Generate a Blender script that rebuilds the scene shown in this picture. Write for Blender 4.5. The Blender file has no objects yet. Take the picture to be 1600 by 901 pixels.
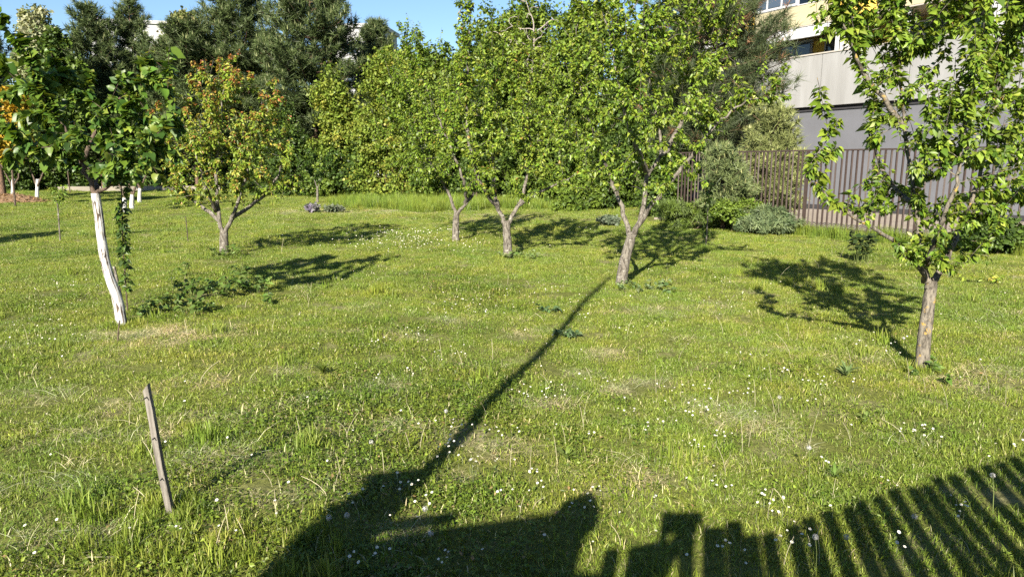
import bpy, bmesh, math, random
import numpy as np
from mathutils import Vector, Matrix

SC = bpy.context.scene
COL = SC.collection
rng = np.random.default_rng(7)
random.seed(7)
R = math.radians

# ------------------------------------------------------------------ camera
FPX, CX, CY = 1085.0, 800.0, 450.5
EYE = 1.6
PITCH = math.atan((CY - 256.0) / FPX)
cam_d = bpy.data.cameras.new('camera')
cam_d.sensor_width = 36.0
cam_d.lens = 36.0 * FPX / 1600.0
cam_d.clip_start = 0.05
cam_d.clip_end = 2000.0
cam = bpy.data.objects.new('camera', cam_d)
COL.objects.link(cam)
cam.location = (0, 0, EYE)
cam.rotation_euler = (math.pi / 2 - PITCH, 0, 0)
SC.camera = cam

# ------------------------------------------------------------------ sky, sun, exposure
SUN = Vector((0.250, 0.925, -0.502)).normalized()       # the way the light travels
SUN_EL = math.asin(-SUN.z)
SUN_AZ = math.atan2(-SUN.x, -SUN.y)
world = bpy.data.worlds.new('World')
SC.world = world
world.use_nodes = True
wn = world.node_tree
bg = wn.nodes['Background']
sky = wn.nodes.new('ShaderNodeTexSky')
sky.sky_type = 'NISHITA'
sky.sun_disc = False
sky.sun_elevation = SUN_EL
sky.sun_rotation = SUN_AZ
sky.air_density = 1.0
sky.dust_density = 0.15
sky.ozone_density = 4.0
bg.inputs['Strength'].default_value = 0.055
wn.links.new(sky.outputs[0], bg.inputs['Color'])
sun_d = bpy.data.lights.new('sun', 'SUN')
sun_d.energy = 5.0
sun_d.angle = R(0.53)
sun_d.color = (1.0, 0.91, 0.75)
sun = bpy.data.objects.new('sun', sun_d)
COL.objects.link(sun)
sun.rotation_euler = SUN.to_track_quat('-Z', 'Y').to_euler()
sun.location = (-10, -40, 30)
SC.view_settings.view_transform = 'Standard'
SC.view_settings.look = 'None'
SC.view_settings.gamma = 1.0
SC.view_settings.use_curve_mapping = False
SC.view_settings.exposure = 1.66
SC.render.engine = 'CYCLES'
SC.cycles.max_bounces = 6
SC.cycles.diffuse_bounces = 3
SC.cycles.glossy_bounces = 2
SC.cycles.transmission_bounces = 4
SC.cycles.use_denoising = False

# ------------------------------------------------------------------ geometry helpers
cP, sP = math.cos(PITCH), math.sin(PITCH)


def ray(px, py):
    u, v = (px - CX) / FPX, (CY - py) / FPX
    return np.array([u, cP + v * sP, -sP + v * cP])


def at(px, py, Y):
    d = ray(px, py)
    return d * (Y / d[1]) + np.array([0, 0, EYE])


def gz(x, y):
    """height of the lawn: a soft unevenness"""
    x = np.asarray(x, float); y = np.asarray(y, float)
    return (0.018 * np.sin(0.9 * x + 0.7) * np.cos(0.6 * y + 0.3) + 0.012 * np.sin(1.9 * y - 0.8 * x)
            + 0.012 * np.sin(2.7 * x + 1.3 * y + 1.0))


def gp(px, py, z=0.0):
    d = ray(px, py)
    t = (z - EYE) / d[2]
    p = d * t
    return np.array([p[0], p[1], z])


def on_lawn(px, py):
    p = gp(px, py)
    p[2] = float(gz(p[0], p[1]))
    return p


def mesh_np(name, V, polys, col=None, smooth=False):
    """polys: list of (n,k) int arrays"""
    me = bpy.data.meshes.new(name)
    V = np.asarray(V, np.float32)
    polys = [np.asarray(p, np.int32) for p in polys if len(p)]
    nl = sum(p.size for p in polys)
    npoly = sum(len(p) for p in polys)
    me.vertices.add(len(V)); me.vertices.foreach_set('co', V.ravel())
    me.loops.add(nl); me.polygons.add(npoly)
    me.loops.foreach_set('vertex_index', np.concatenate([p.ravel() for p in polys]))
    tot = np.concatenate([np.full(len(p), p.shape[1], np.int32) for p in polys])
    start = np.concatenate([[0], np.cumsum(tot)[:-1]]).astype(np.int32)
    me.polygons.foreach_set('loop_start', start)
    if smooth:
        me.polygons.foreach_set('use_smooth', np.ones(npoly, bool))
    if col is not None:
        a = me.color_attributes.new('col', 'FLOAT_COLOR', 'POINT')
        c = np.ones((len(V), 4), np.float32); c[:, :3] = col
        a.data.foreach_set('color', c.ravel())
    me.update(calc_edges=True)
    return me


def link(name, me, mat=None, parent=None, loc=None):
    o = bpy.data.objects.new(name, me)
    COL.objects.link(o)
    if mat is not None and me is not None and not me.materials:
        me.materials.append(mat)
    if parent is not None:
        o.parent = parent
    if loc is not None:
        o.location = loc
    return o


def tag(o, label=None, cat=None, group=None, kind=None):
    if label: o['label'] = label
    if cat: o['category'] = cat
    if group: o['group'] = group
    if kind: o['kind'] = kind
    return o


def thing(name, label, cat, loc=(0, 0, 0), rz=0.0, group=None):
    o = bpy.data.objects.new(name, None)
    COL.objects.link(o)
    o.empty_display_size = 0.2
    o.location = tuple(float(v) for v in loc)
    o.rotation_euler = (0, 0, rz)
    return tag(o, label, cat, group)


class MB:
    """collects boxes, prisms and tubes into one mesh"""
    def __init__(self):
        self.v = []; self.f = []

    def box(self, c, s, M=None, taper=1.0):
        b = len(self.v)
        for dz in (-.5, .5):
            k = taper if dz > 0 else 1.0
            for dx, dy in ((-.5, -.5), (.5, -.5), (.5, .5), (-.5, .5)):
                p = Vector((c[0] + dx * s[0] * k, c[1] + dy * s[1] * k, c[2] + dz * s[2]))
                self.v.append(tuple(M @ p) if M else tuple(p))
        for q in ((0, 3, 2, 1), (4, 5, 6, 7), (0, 1, 5, 4), (1, 2, 6, 5), (2, 3, 7, 6), (3, 0, 4, 7)):
            self.f.append(tuple(b + i for i in q))
        return self

    def tube(self, pts, rad, n=8, cap=True):
        V, F = tube_np(np.asarray(pts, float), np.asarray(rad, float), n)
        b = len(self.v)
        self.v += [tuple(p) for p in V]
        self.f += [tuple(int(i) + b for i in q) for q in F]
        if cap:
            m = len(V)
            self.f.append(tuple(b + i for i in reversed(range(n))))
            self.f.append(tuple(b + m - n + i for i in range(n)))
        return self

    def mesh(self, name, bevel=0.0, smooth=False):
        me = bpy.data.meshes.new(name)
        me.from_pydata(self.v, [], self.f)
        if bevel:
            bm = bmesh.new(); bm.from_mesh(me)
            bmesh.ops.bevel(bm, geom=bm.edges[:], offset=bevel, segments=2, affect='EDGES', clamp_overlap=True)
            bm.to_mesh(me); bm.free()
        if smooth:
            me.polygons.foreach_set('use_smooth', np.ones(len(me.polygons), bool))
        me.update()
        return me


def tube_np(P, rad, n):
    m = len(P)
    T = np.zeros_like(P)
    T[1:-1] = P[2:] - P[:-2]
    T[0] = P[1] - P[0]; T[-1] = P[-1] - P[-2]
    T /= np.linalg.norm(T, axis=1)[:, None] + 1e-9
    ref = np.array([1.0, 0, 0]) if abs(T[0][0]) < .8 else np.array([0, 1.0, 0])
    U = np.zeros_like(P)
    u = ref - T[0] * ref.dot(T[0])
    for i in range(m):
        u = u - T[i] * u.dot(T[i])
        u = u / (np.linalg.norm(u) + 1e-9)
        U[i] = u
    W = np.cross(T, U)
    a = np.arange(n) * 2 * math.pi / n
    V = P[:, None, :] + rad[:, None, None] * (np.cos(a)[None, :, None] * U[:, None, :] + np.sin(a)[None, :, None] * W[:, None, :])
    i = np.arange(m - 1)[:, None] * n
    j = np.arange(n)[None, :]
    j2 = (j + 1) % n
    F = np.stack([i + j, i + j2, i + n + j2, i + n + j], -1).reshape(-1, 4)
    return V.reshape(-1, 3), F


# ------------------------------------------------------------------ materials
def new_mat(name):
    m = bpy.data.materials.new(name)
    m.use_nodes = True
    nt = m.node_tree
    return m, nt, nt.nodes['Principled BSDF'], nt.nodes['Material Output']


def noise_node(nt, scale, detail=4, rough=.55, vec=None):
    n = nt.nodes.new('ShaderNodeTexNoise')
    n.inputs['Scale'].default_value = scale
    n.inputs['Detail'].default_value = detail
    n.inputs['Roughness'].default_value = rough
    if vec is not None:
        nt.links.new(vec, n.inputs['Vector'])
    return n


def ramp_node(nt, fac, stops):
    r = nt.nodes.new('ShaderNodeValToRGB')
    el = r.color_ramp.elements
    while len(el) < len(stops):
        el.new(0.5)
    for e, (p, c) in zip(el, stops):
        e.position = p
        e.color = (*c, 1) if len(c) == 3 else c
    nt.links.new(fac, r.inputs[0])
    return r


def mix_col(nt, fac, a, b, mode='MIX'):
    m = nt.nodes.new('ShaderNodeMix')
    m.data_type = 'RGBA'; m.blend_type = mode
    if isinstance(fac, (int, float)):
        m.inputs[0].default_value = fac
    else:
        nt.links.new(fac, m.inputs[0])
    for s, x in ((6, a), (7, b)):
        if isinstance(x, tuple):
            m.inputs[s].default_value = (*x, 1)
        else:
            nt.links.new(x, m.inputs[s])
    return m.outputs[2]


def mat_simple(name, c1, c2=None, scale=8.0, rough=.7, bump=0.0, bscale=40.0, metal=0.0, spec=.4, stretch=None):
    m, nt, b, out = new_mat(name)
    tc = nt.nodes.new('ShaderNodeTexCoord')
    vec = tc.outputs['Object']
    if stretch:
        mp = nt.nodes.new('ShaderNodeMapping')
        mp.inputs['Scale'].default_value = stretch
        nt.links.new(vec, mp.inputs['Vector'])
        vec = mp.outputs[0]
    n = noise_node(nt, scale, 6, .6, vec)
    r = ramp_node(nt, n.outputs['Fac'], [(.3, c1), (.7, c2 or tuple(x * .8 for x in c1))])
    nt.links.new(r.outputs[0], b.inputs['Base Color'])
    b.inputs['Roughness'].default_value = rough
    b.inputs['Metallic'].default_value = metal
    b.inputs['Specular IOR Level'].default_value = spec
    if bump:
        n2 = noise_node(nt, bscale, 5, .6, vec)
        bp = nt.nodes.new('ShaderNodeBump')
        bp.inputs['Strength'].default_value = bump
        bp.inputs['Distance'].default_value = 0.02
        nt.links.new(n2.outputs['Fac'], bp.inputs['Height'])
        nt.links.new(bp.outputs[0], b.inputs['Normal'])
    return m


def mat_leaf(name, trans=.32, rough=.42, spec=.35, tint=(1.0, 1.0, 1.0), back=(1.25, 1.15, .55), patch=None):
    """leaf colour comes from the 'col' attribute of each leaf; light passes through in part"""
    m, nt, b, out = new_mat(name)
    a = nt.nodes.new('ShaderNodeAttribute'); a.attribute_name = 'col'
    c = mix_col(nt, 1.0, a.outputs['Color'], tint, 'MULTIPLY')
    if patch:
        g = nt.nodes.new('ShaderNodeNewGeometry')
        for sc, lo, hi, ca, cb in patch:
            n = noise_node(nt, sc, 3, .55, g.outputs['Position'])
            r = ramp_node(nt, n.outputs['Fac'], [(lo, ca), (hi, cb)])
            c = mix_col(nt, 1.0, c, r.outputs[0], 'MULTIPLY')
    nt.links.new(c, b.inputs['Base Color'])
    b.inputs['Roughness'].default_value = rough
    b.inputs['Specular IOR Level'].default_value = spec
    t = nt.nodes.new('ShaderNodeBsdfTranslucent')
    c2 = mix_col(nt, 1.0, c, back, 'MULTIPLY')
    nt.links.new(c2, t.inputs['Color'])
    ms = nt.nodes.new('ShaderNodeMixShader')
    ms.inputs[0].default_value = trans
    nt.links.new(b.outputs[0], ms.inputs[1]); nt.links.new(t.outputs[0], ms.inputs[2])
    nt.links.new(ms.outputs[0], out.inputs['Surface'])
    return m


def mat_bark(name, base, dark, lichen=None, lich_amt=.58, vert=1.0, bump=.6):
    m, nt, b, out = new_mat(name)
    tc = nt.nodes.new('ShaderNodeTexCoord')
    mp = nt.nodes.new('ShaderNodeMapping')
    mp.inputs['Scale'].default_value = (1, 1, .3)
    nt.links.new(tc.outputs['Object'], mp.inputs['Vector'])
    n = noise_node(nt, 34, 8, .75, mp.outputs[0])
    r = ramp_node(nt, n.outputs['Fac'], [(.40, dark), (.56, base)])
    c = r.outputs[0]
    if lichen:
        n2 = noise_node(nt, 16, 6, .65, tc.outputs['Object'])
        k = ramp_node(nt, n2.outputs['Fac'], [(lich_amt, (0, 0, 0)), (lich_amt + .06, (1, 1, 1))])
        c = mix_col(nt, k.outputs[0], c, lichen)
    nt.links.new(c, b.inputs['Base Color'])
    b.inputs['Roughness'].default_value = .9
    b.inputs['Specular IOR Level'].default_value = .15
    bp = nt.nodes.new('ShaderNodeBump')
    bp.inputs['Strength'].default_value = bump
    bp.inputs['Distance'].default_value = .03
    nt.links.new(n.outputs['Fac'], bp.inputs['Height'])
    nt.links.new(bp.outputs[0], b.inputs['Normal'])
    return m


M = {}
M['leaf'] = mat_leaf('leaf_green')
M['leaf_far'] = mat_leaf('leaf_distant', trans=.25, rough=.5, spec=.25)
M['needle'] = mat_leaf('pine_needles', trans=.08, rough=.5, spec=.25, back=(1.1, 1.1, .7))
M['grass'] = mat_leaf('grass_blades', trans=.28, rough=.45, spec=.3, back=(1.2, 1.15, .5),
                      patch=[(.45, .36, .66, (.88, .96, .88), (1.16, 1.07, .95)), (2.6, .38, .68, (.85, .95, .85), (1.15, 1.05, 1.0))])
M['bark'] = mat_bark('bark_grey_brown', (.170, .155, .132), (.040, .034, .029), (.29, .28, .255), .585)
M['bark_lichen'] = mat_bark('bark_with_orange_lichen', (.190, .170, .140), (.038, .033, .028), (.36, .24, .06), .59)
M['bark_dark'] = mat_bark('bark_dark', (.12, .09, .07), (.035, .027, .022))
M['bark_pine'] = mat_bark('bark_pine', (.16, .10, .07), (.04, .03, .025))
M['dead'] = mat_bark('dead_wood', (.30, .27, .25), (.14, .12, .11))
M['lime'] = mat_bark('limewashed_bark', (.50, .50, .51), (.30, .295, .285), (.22, .19, .165), .675, bump=.5)
M['stake'] = mat_simple('weathered_wood', (.25, .232, .21), (.095, .085, .075), 9, .85, .5, 40, spec=.2, stretch=(6, 6, .5))
M['rust'] = mat_simple('brown_fence_paint', (.050, .035, .031), (.038, .027, .024), 9, .55, .15, 60)
M['conc_grey'] = mat_simple('grey_painted_wall', (.112, .117, .138), (.090, .094, .110), 1.1, .85, .1, 60)
M['conc_white'] = mat_simple('off_white_concrete', (.255, .26, .27), (.185, .187, .19), 1.3, .85, .2, 30, stretch=(1.6, 1.6, .22))
M['cream'] = mat_simple('cream_render', (.37, .335, .225), (.34, .305, .205), .8, .85)
M['yellow'] = mat_simple('yellow_render', (.78, .55, .10), (.70, .48, .08), .8, .8)
M['white'] = mat_simple('white_paint', (.44, .45, .48), (.40, .41, .44), 3, .5)
M['awning'] = mat_simple('grey_awning_cloth', (.42, .43, .45), (.34, .35, .38), 2, .8)
M['dark_gap'] = mat_simple('dark_joint_and_shade', (.03, .03, .035), (.02, .02, .025), 3, .9)
M['soffit'] = mat_simple('soffit_grey', (.35, .33, .30), (.30, .28, .26), 2, .9)
M['pave'] = mat_simple('concrete_pavement', (.27, .235, .20), (.21, .18, .15), 1.6, .9, .2, 30)
M['wall_low'] = mat_simple('low_wall_concrete', (.22, .20, .165), (.16, .145, .12), 2, .9, .2, 20)
M['mulch'] = mat_simple('wood_chips', (.22, .14, .08), (.13, .08, .045), 18, .95, .8, 50)
M['far_white'] = mat_simple('distant_white_wall', (.34, .345, .36), (.32, .325, .34), .3, .9)
m_, nt_, b_, o_ = new_mat('window_glass')
b_.inputs['Base Color'].default_value = (.05, .07, .10, 1); b_.inputs['Roughness'].default_value = .05
b_.inputs['Specular IOR Level'].default_value = .9
M['glass'] = m_


def ground_material():
    m, nt, b, out = new_mat('lawn_soil')
    g = nt.nodes.new('ShaderNodeNewGeometry')
    n1 = noise_node(nt, 1.7, 6, .65, g.outputs['Position'])
    n2 = noise_node(nt, 26, 6, .7, g.outputs['Position'])
    green = ramp_node(nt, n2.outputs['Fac'], [(.3, (.060, .072, .018)), (.55, (.125, .140, .034)), (.78, (.21, .20, .08))])
    dry = ramp_node(nt, n2.outputs['Fac'], [(.3, (.15, .125, .08)), (.6, (.36, .31, .21)), (.85, (.50, .45, .33))])
    k = ramp_node(nt, n1.outputs['Fac'], [(.52, (0, 0, 0)), (.70, (1, 1, 1))])
    a = nt.nodes.new('ShaderNodeAttribute'); a.attribute_name = 'dry'
    n3 = noise_node(nt, 9, 5, .7, g.outputs['Position'])
    mx = nt.nodes.new('ShaderNodeMath'); mx.operation = 'MULTIPLY_ADD'; mx.use_clamp = True
    nt.links.new(k.outputs[0], mx.inputs[0]); mx.inputs[1].default_value = .55
    nt.links.new(a.outputs['Fac'], mx.inputs[2])
    c = mix_col(nt, mx.outputs[0], green.outputs[0], dry.outputs[0])
    nt.links.new(c, b.inputs['Base Color'])
    b.inputs['Roughness'].default_value = .95
    b.inputs['Specular IOR Level'].default_value = .1
    bp = nt.nodes.new('ShaderNodeBump')
    bp.inputs['Strength'].default_value = .8; bp.inputs['Distance'].default_value = .03
    nt.links.new(n2.outputs['Fac'], bp.inputs['Height'])
    nt.links.new(bp.outputs[0], b.inputs['Normal'])
    return m


M['ground'] = ground_material()

# ------------------------------------------------------------------ where the grass is worn dry
DRY = []          # (x, y, radius, strength)
for px, py, r, s in [(235, 522, .42, 1.0), (300, 535, .30, .7), (195, 545, .25, .7), (860, 628, .16, .9), (945, 605, .17, .9), (900, 580, .12, .7),
                     (1010, 742, .13, .9), (785, 695, .13, .9), (640, 525, .22, .6), (615, 668, .14, .8), (708, 503, .22, .7),
                     (1160, 650, .22, .8), (1225, 685, .14, .8), (1130, 635, .16, .7), (1220, 545, .25, .6), (625, 830, .09, .8),
                     (350, 715, .16, .8), (115, 845, .14, .7), (330, 745, .12, .6), (700, 745, .1, .5), (960, 545, .25, .6),
                     (1500, 600, .35, .7), (1560, 585, .3, .6), (1090, 715, .12, .6), (560, 480, .25, .4), (1010, 485, .4, .4), (1110, 478, .4, .35),
                     (60, 615, .2, .5), (100, 690, .15, .6), (180, 640, .15, .5), (1330, 560, .3, .5), (840, 515, .3, .4), (500, 330, 2.0, .45),
                     (620, 330, 2.0, .4), (760, 340, 2.2, .4), (1000, 590, .15, .4), (420, 640, .28, .42), (520, 655, .24, .42), (560, 720, .18, .45), (380, 780, .14, .5), (300, 825, .12, .5), (470, 765, .14, .5),
                     (120, 830, .18, .5), (60, 760, .18, .4), (330, 600, .25, .35), (600, 600, .22, .4), (450, 580, .22, .35), (250, 690, .15, .4)]:
    p = gp(px, py)
    DRY.append((p[0], p[1], r, s))
DRYA = np.array(DRY)


def dryness(x, y):
    x = np.asarray(x)[..., None]; y = np.asarray(y)[..., None]
    d2 = ((x - DRYA[:, 0]) ** 2 / 1.0 + (y - DRYA[:, 1]) ** 2 / .55) / DRYA[:, 2] ** 2
    v = .64 * (DRYA[:, 3] * np.exp(-d2 * 1.15)).max(-1)
    x = x[..., 0]; y = y[..., 0]
    n = np.sin(x * 19 + 3 * np.sin(y * 7)) * np.sin(y * 23 + 2.5 * np.sin(x * 9)) * .5 + np.sin(x * 41 + y * 29) * .25
    return np.clip(v * (1.0 + .9 * n), 0, 1)


# fence line of the neighbouring plot: lawn on this side, pavement beyond
FA = np.array([6.8, 16.4]); FD = np.array([-.535, .845]); FN = np.array([-.845, -.535])      # FN looks to the lawn


def beyond_fence(x, y):
    t = (x - FA[0]) * FD[0] + (y - FA[1]) * FD[1]
    return ((x - FA[0]) * FN[0] + (y - FA[1]) * FN[1] < 0) & (t < 6.0)


# ------------------------------------------------------------------ lawn and pavement
def build_ground():
    ys = np.concatenate([[-400, -60, -15, -6], np.arange(-3, 14, .11), np.arange(14, 50, .8), [60, 80, 120, 250, 900]])
    xs = np.concatenate([[-900, -250, -120, -60], np.arange(-36, -11, 1.0), np.arange(-11, 11, .14), np.arange(11, 37, 1.0), [60, 120, 250, 900]])
    X, Y = np.meshgrid(xs, ys)
    w = np.exp(-np.maximum(0, np.hypot(X, Y) - 30) / 15)
    Z = gz(X, Y) * w - .012
    V = np.stack([X, Y, Z], -1).reshape(-1, 3)
    n = len(xs)
    i = np.arange(len(ys) - 1)[:, None] * n + np.arange(n - 1)[None]
    F = np.stack([i, i + 1, i + n + 1, i + n], -1).reshape(-1, 4)
    me = mesh_np('lawn', V, [F], smooth=True)
    a = me.attributes.new('dry', 'FLOAT', 'POINT')
    a.data.foreach_set('value', dryness(V[:, 0], V[:, 1]).astype(np.float32))
    o = link('lawn', me, M['ground'])
    tag(o, 'mown green lawn with daisies running back to the trees', 'lawn', kind='structure')
    # pavement between the bar fence and the building
    mb = MB()
    p0 = FA - FD * 22; p1 = FA + FD * 5.0
    q0 = p0 - FN * 14; q1 = p1 - FN * 14
    V = [(*(p0 - FN * .12), .035), (*(p1 - FN * .12), .035), (*q1, .035), (*q0, .035)]
    V += [(v[0], v[1], -.1) for v in V]
    me = bpy.data.meshes.new('pavement')
    me.from_pydata(V, [], [(3, 2, 1, 0), (0, 1, 5, 4), (1, 2, 6, 5), (2, 3, 7, 6), (3, 0, 4, 7)])
    tag(link('pavement', me, M['pave']), 'beige concrete pavement between bar fence and grey building wall', 'pavement', kind='structure')


build_ground()

# ------------------------------------------------------------------ the bar fence
def bar_fence():
    L0, L1 = -13.0, 4.0
    root = thing('bar_fence', 'brown metal fence of upright bars in front of the grey building', 'fence', (FA[0], FA[1], 0), math.atan2(FD[1], FD[0]))
    bar = MB().box((0, 0, .99), (.032, .032, 1.80)).mesh('bar')
    bar.materials.append(M['rust'])
    r_ = random.Random(3)
    x = L0
    while x < L1:
        b = bpy.data.objects.new('bar', bar); COL.objects.link(b); b.parent = root
        b.location = (x, 0, r_.uniform(-.006, .006)); b.rotation_euler = (r_.uniform(-.006, .006), r_.uniform(-.008, .008), r_.uniform(0, 1.5))
        x += .122
    link('top_rail', MB().box(((L0 + L1) / 2, 0, 1.90), (L1 - L0, .045, .035)).mesh('top_rail'), M['rust'], root)
    link('bottom_rail', MB().box(((L0 + L1) / 2, .022, .16), (L1 - L0, .03, .04)).mesh('bottom_rail'), M['rust'], root)
    post = MB().box((0, 0, .93), (.06, .06, 1.95)).mesh('post')
    post.materials.append(M['rust'])
    x = L0 + .07
    while x < L1:
        b = bpy.data.objects.new('post', post); COL.objects.link(b); b.parent = root
        b.location = (x, .055, 0)
        x += .122 * 21
    return root


bar_fence()

# ------------------------------------------------------------------ the apartment building on the right
def apartment_building():
    ox, oy = 10.1, 25.5
    root = thing('apartment_building', 'apartment building with grey ground floor, off-white band and yellow loggias', 'building', (ox, oy, 0), math.atan2(.848, -.530))
    # local x runs along the facade away from the camera, local +y looks at the lawn
    X0, X1 = -25.05, 5.5
    Lx = X1 - X0; xc = (X0 + X1) / 2
    def part(name, mb, mat, parent=root, bevel=0.0):
        return link(name, mb.mesh(name, bevel), M[mat], parent)
    part('ground_floor_wall', MB().box((xc, -4.0, 1.70), (Lx, 8.0, 3.40)), 'conc_grey')
    part('plinth', MB().box((xc, .012, .10), (Lx, .03, .20)), 'dark_gap')
    part('shadow_line_strip', MB().box((xc, -3.95, 3.47), (Lx - .1, 8.0, .14)), 'dark_gap')  # near-black colour stands in for the shadow under the overhanging band
    # off-white band, panel by panel
    x = X0
    while x < X1 - .1:
        w = min(3.0, X1 - x)
        part('band_panel', MB().box((x + w / 2, -.02, 4.40), (w - .025, .40, 1.72)), 'conc_white', bevel=.006)
        x += 3.0
    part('band_backing', MB().box((xc, -.32, 4.40), (Lx - .04, .18, 1.70)), 'dark_gap')
    part('band_coping', MB().box((xc, -.02, 5.285), (Lx, .46, .045)), 'soffit')
    part('terrace_slab', MB().box((xc, -4.2, 3.70), (Lx - .06, 7.5, .30)), 'soffit')
    storeys = [(5.31, 6.25, 6.95), (6.98, 8.9, 9.95), (9.98, 11.6, 12.65)]
    for si, (z0, z1, z2) in enumerate(storeys):
        back = -1.5
        part('loggia_wall', MB().box((xc, back - 2.5, (3.85 if si == 0 else z0 - .95) / 2 + z1 / 2), (Lx - .08, 5.0, z1 - (3.85 if si == 0 else z0 - .95))), 'cream' if si else 'yellow')
        sl = part('balcony_slab', MB().box((xc, -2.4, z1 + .06), (Lx - .05, 5.2, .12)), 'soffit')
        x = X0; k = 0
        while x < X1 - .1:
            w = min(4.7, X1 - x)
            wc = min(3.4, w)
            part('parapet_panel', MB().box((x + wc / 2, .14, (z1 + z2) / 2 + .03), (wc - .03, .14, z2 - z1 - .02)), 'cream', bevel=.005)
            if w > 3.5:
                part('parapet_panel', MB().box((x + 3.4 + (w - 3.4) / 2, .14, (z1 + z2) / 2 + .03), (w - 3.43, .14, z2 - z1 - .02)), 'yellow', bevel=.005)
            # a rail on the parapet
            part('parapet_rail', MB().box((x + w / 2, .14, z2 + .055), (w - .06, .10, .03)), 'white')
            # white posts and dividers of the loggia
            zb = 5.31 if si == 0 else z0 - .02
            part('post', MB().box((x + .10, .02, (zb + z1) / 2), (.09, .09, z1 - zb - .01)), 'white')
            part('post', MB().box((x + w * .52, .02, (zb + z1) / 2), (.07, .07, z1 - zb - .01)), 'white')
            part('partition', MB().box((x + .03, -.78, (zb + z1) / 2 - .3), (.06, 1.4, z1 - zb + .55)), 'white')
            # windows at the back of the loggia
            for wx in (.9, 2.75):
                fr = part('window', MB().box((x + wx, back + .03, (zb + z1) / 2 - .05), (1.35, .08, z1 - zb - .18)), 'white')
                for s in (-1, 1):
                    part('pane', MB().box((x + wx + s * .32, back + .075, (zb + z1) / 2 - .05), (.56, .02, z1 - zb - .34)), 'glass', fr)
            if k % 3 != 1:
                # an awning hanging out over the parapet
                Mx = Matrix.Translation((x + w * .30, .36, z1 - .18)) @ Matrix.Rotation(R(-38), 4, 'X')
                aw = part('awning', MB().box((0, 0, 0), (w * .5, .95, .02), Mx), 'awning')
                for q in range(7):
                    part('awning_stripe', MB().box(((q - 3) * w * .07, 0, .013), (w * .03, .95, .006), Mx), 'white', aw)
            x += 4.7; k += 1
    part('roof', MB().box((xc, -2.6, 12.83), (Lx + .3, 5.9, .30)), 'conc_white')
    # a glazed balcony on the first full floor, at the far end
    gb = part('window', MB().box((1.0, .16, 7.66), (1.9, .10, 1.30)), 'white')
    for s in (-1, 0, 1):
        part('pane', MB().box((1.0 + s * .61, .215, 7.66), (.52, .03, 1.12)), 'glass', gb)
    return root


apartment_building()


def distant_building(label, x, y, w, d, h, rz):
    root = thing('apartment_block', label, 'building', (x, y, 0), rz)
    link('wall', MB().box((0, 0, h / 2), (w, d, h)).mesh('wall'), M['far_white'], root)
    rf = link('roof', MB().box((0, 0, h + .2), (w + .5, d + .5, .4)).mesh('roof'), M['far_white'], root)
    link('antenna', MB().tube([(-w * .2, 0, h + .3), (-w * .2, 0, h + 3.0)], [.05, .03], 5).mesh('antenna'), M['rust'], rf)
    me = MB().box((0, 0, 0), (1.5, .12, 1.4)).mesh('window'); me.materials.append(M['white'])
    mp = MB().box((0, -.07, 0), (1.3, .04, 1.2)).mesh('pane'); mp.materials.append(M['glass'])
    for fl in range(max(0, int(h / 3) - 3), int(h / 3)):
        n = int(w / 3.2)
        for k in range(n):
            o = bpy.data.objects.new('window', me); COL.objects.link(o); o.parent = root
            o.location = ((k - (n - 1) / 2) * 3.2, -d / 2 - .03, fl * 3 + 1.7)
            q = bpy.data.objects.new('pane', mp); COL.objects.link(q); q.parent = o
    return root


p = at(215, 42, 95)
distant_building('white apartment block showing between the tops of the left pines', p[0], 95, 9, 8, p[2] - .3, R(12))
p = at(566, 52, 80)
distant_building('white apartment block showing right of the tallest pine', p[0], 80, 6, 6, p[2], R(-8))

# low wall at the far end of the lawn
wp0 = gp(92, 298.5); wp1 = gp(345, 297)
Lw = float(np.hypot(*(wp1 - wp0)[:2]))
root = thing('low_wall', 'low pale concrete wall at the far left end of the lawn', 'wall', ((wp0[0] + wp1[0]) / 2, (wp0[1] + wp1[1]) / 2, 0), math.atan2(wp1[1] - wp0[1], wp1[0] - wp0[0]))
nblk = int(Lw / 2.0)
blk = MB().box((0, 0, .09), (Lw / nblk - .02, .30, .36)).mesh('block', .012)
blk.materials.append(M['wall_low'])
for k in range(nblk):
    o = bpy.data.objects.new('block', blk); COL.objects.link(o); o.parent = root
    o.location = ((k + .5) * Lw / nblk - Lw / 2, random.uniform(-.01, .01), random.uniform(-.012, .012))

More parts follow.
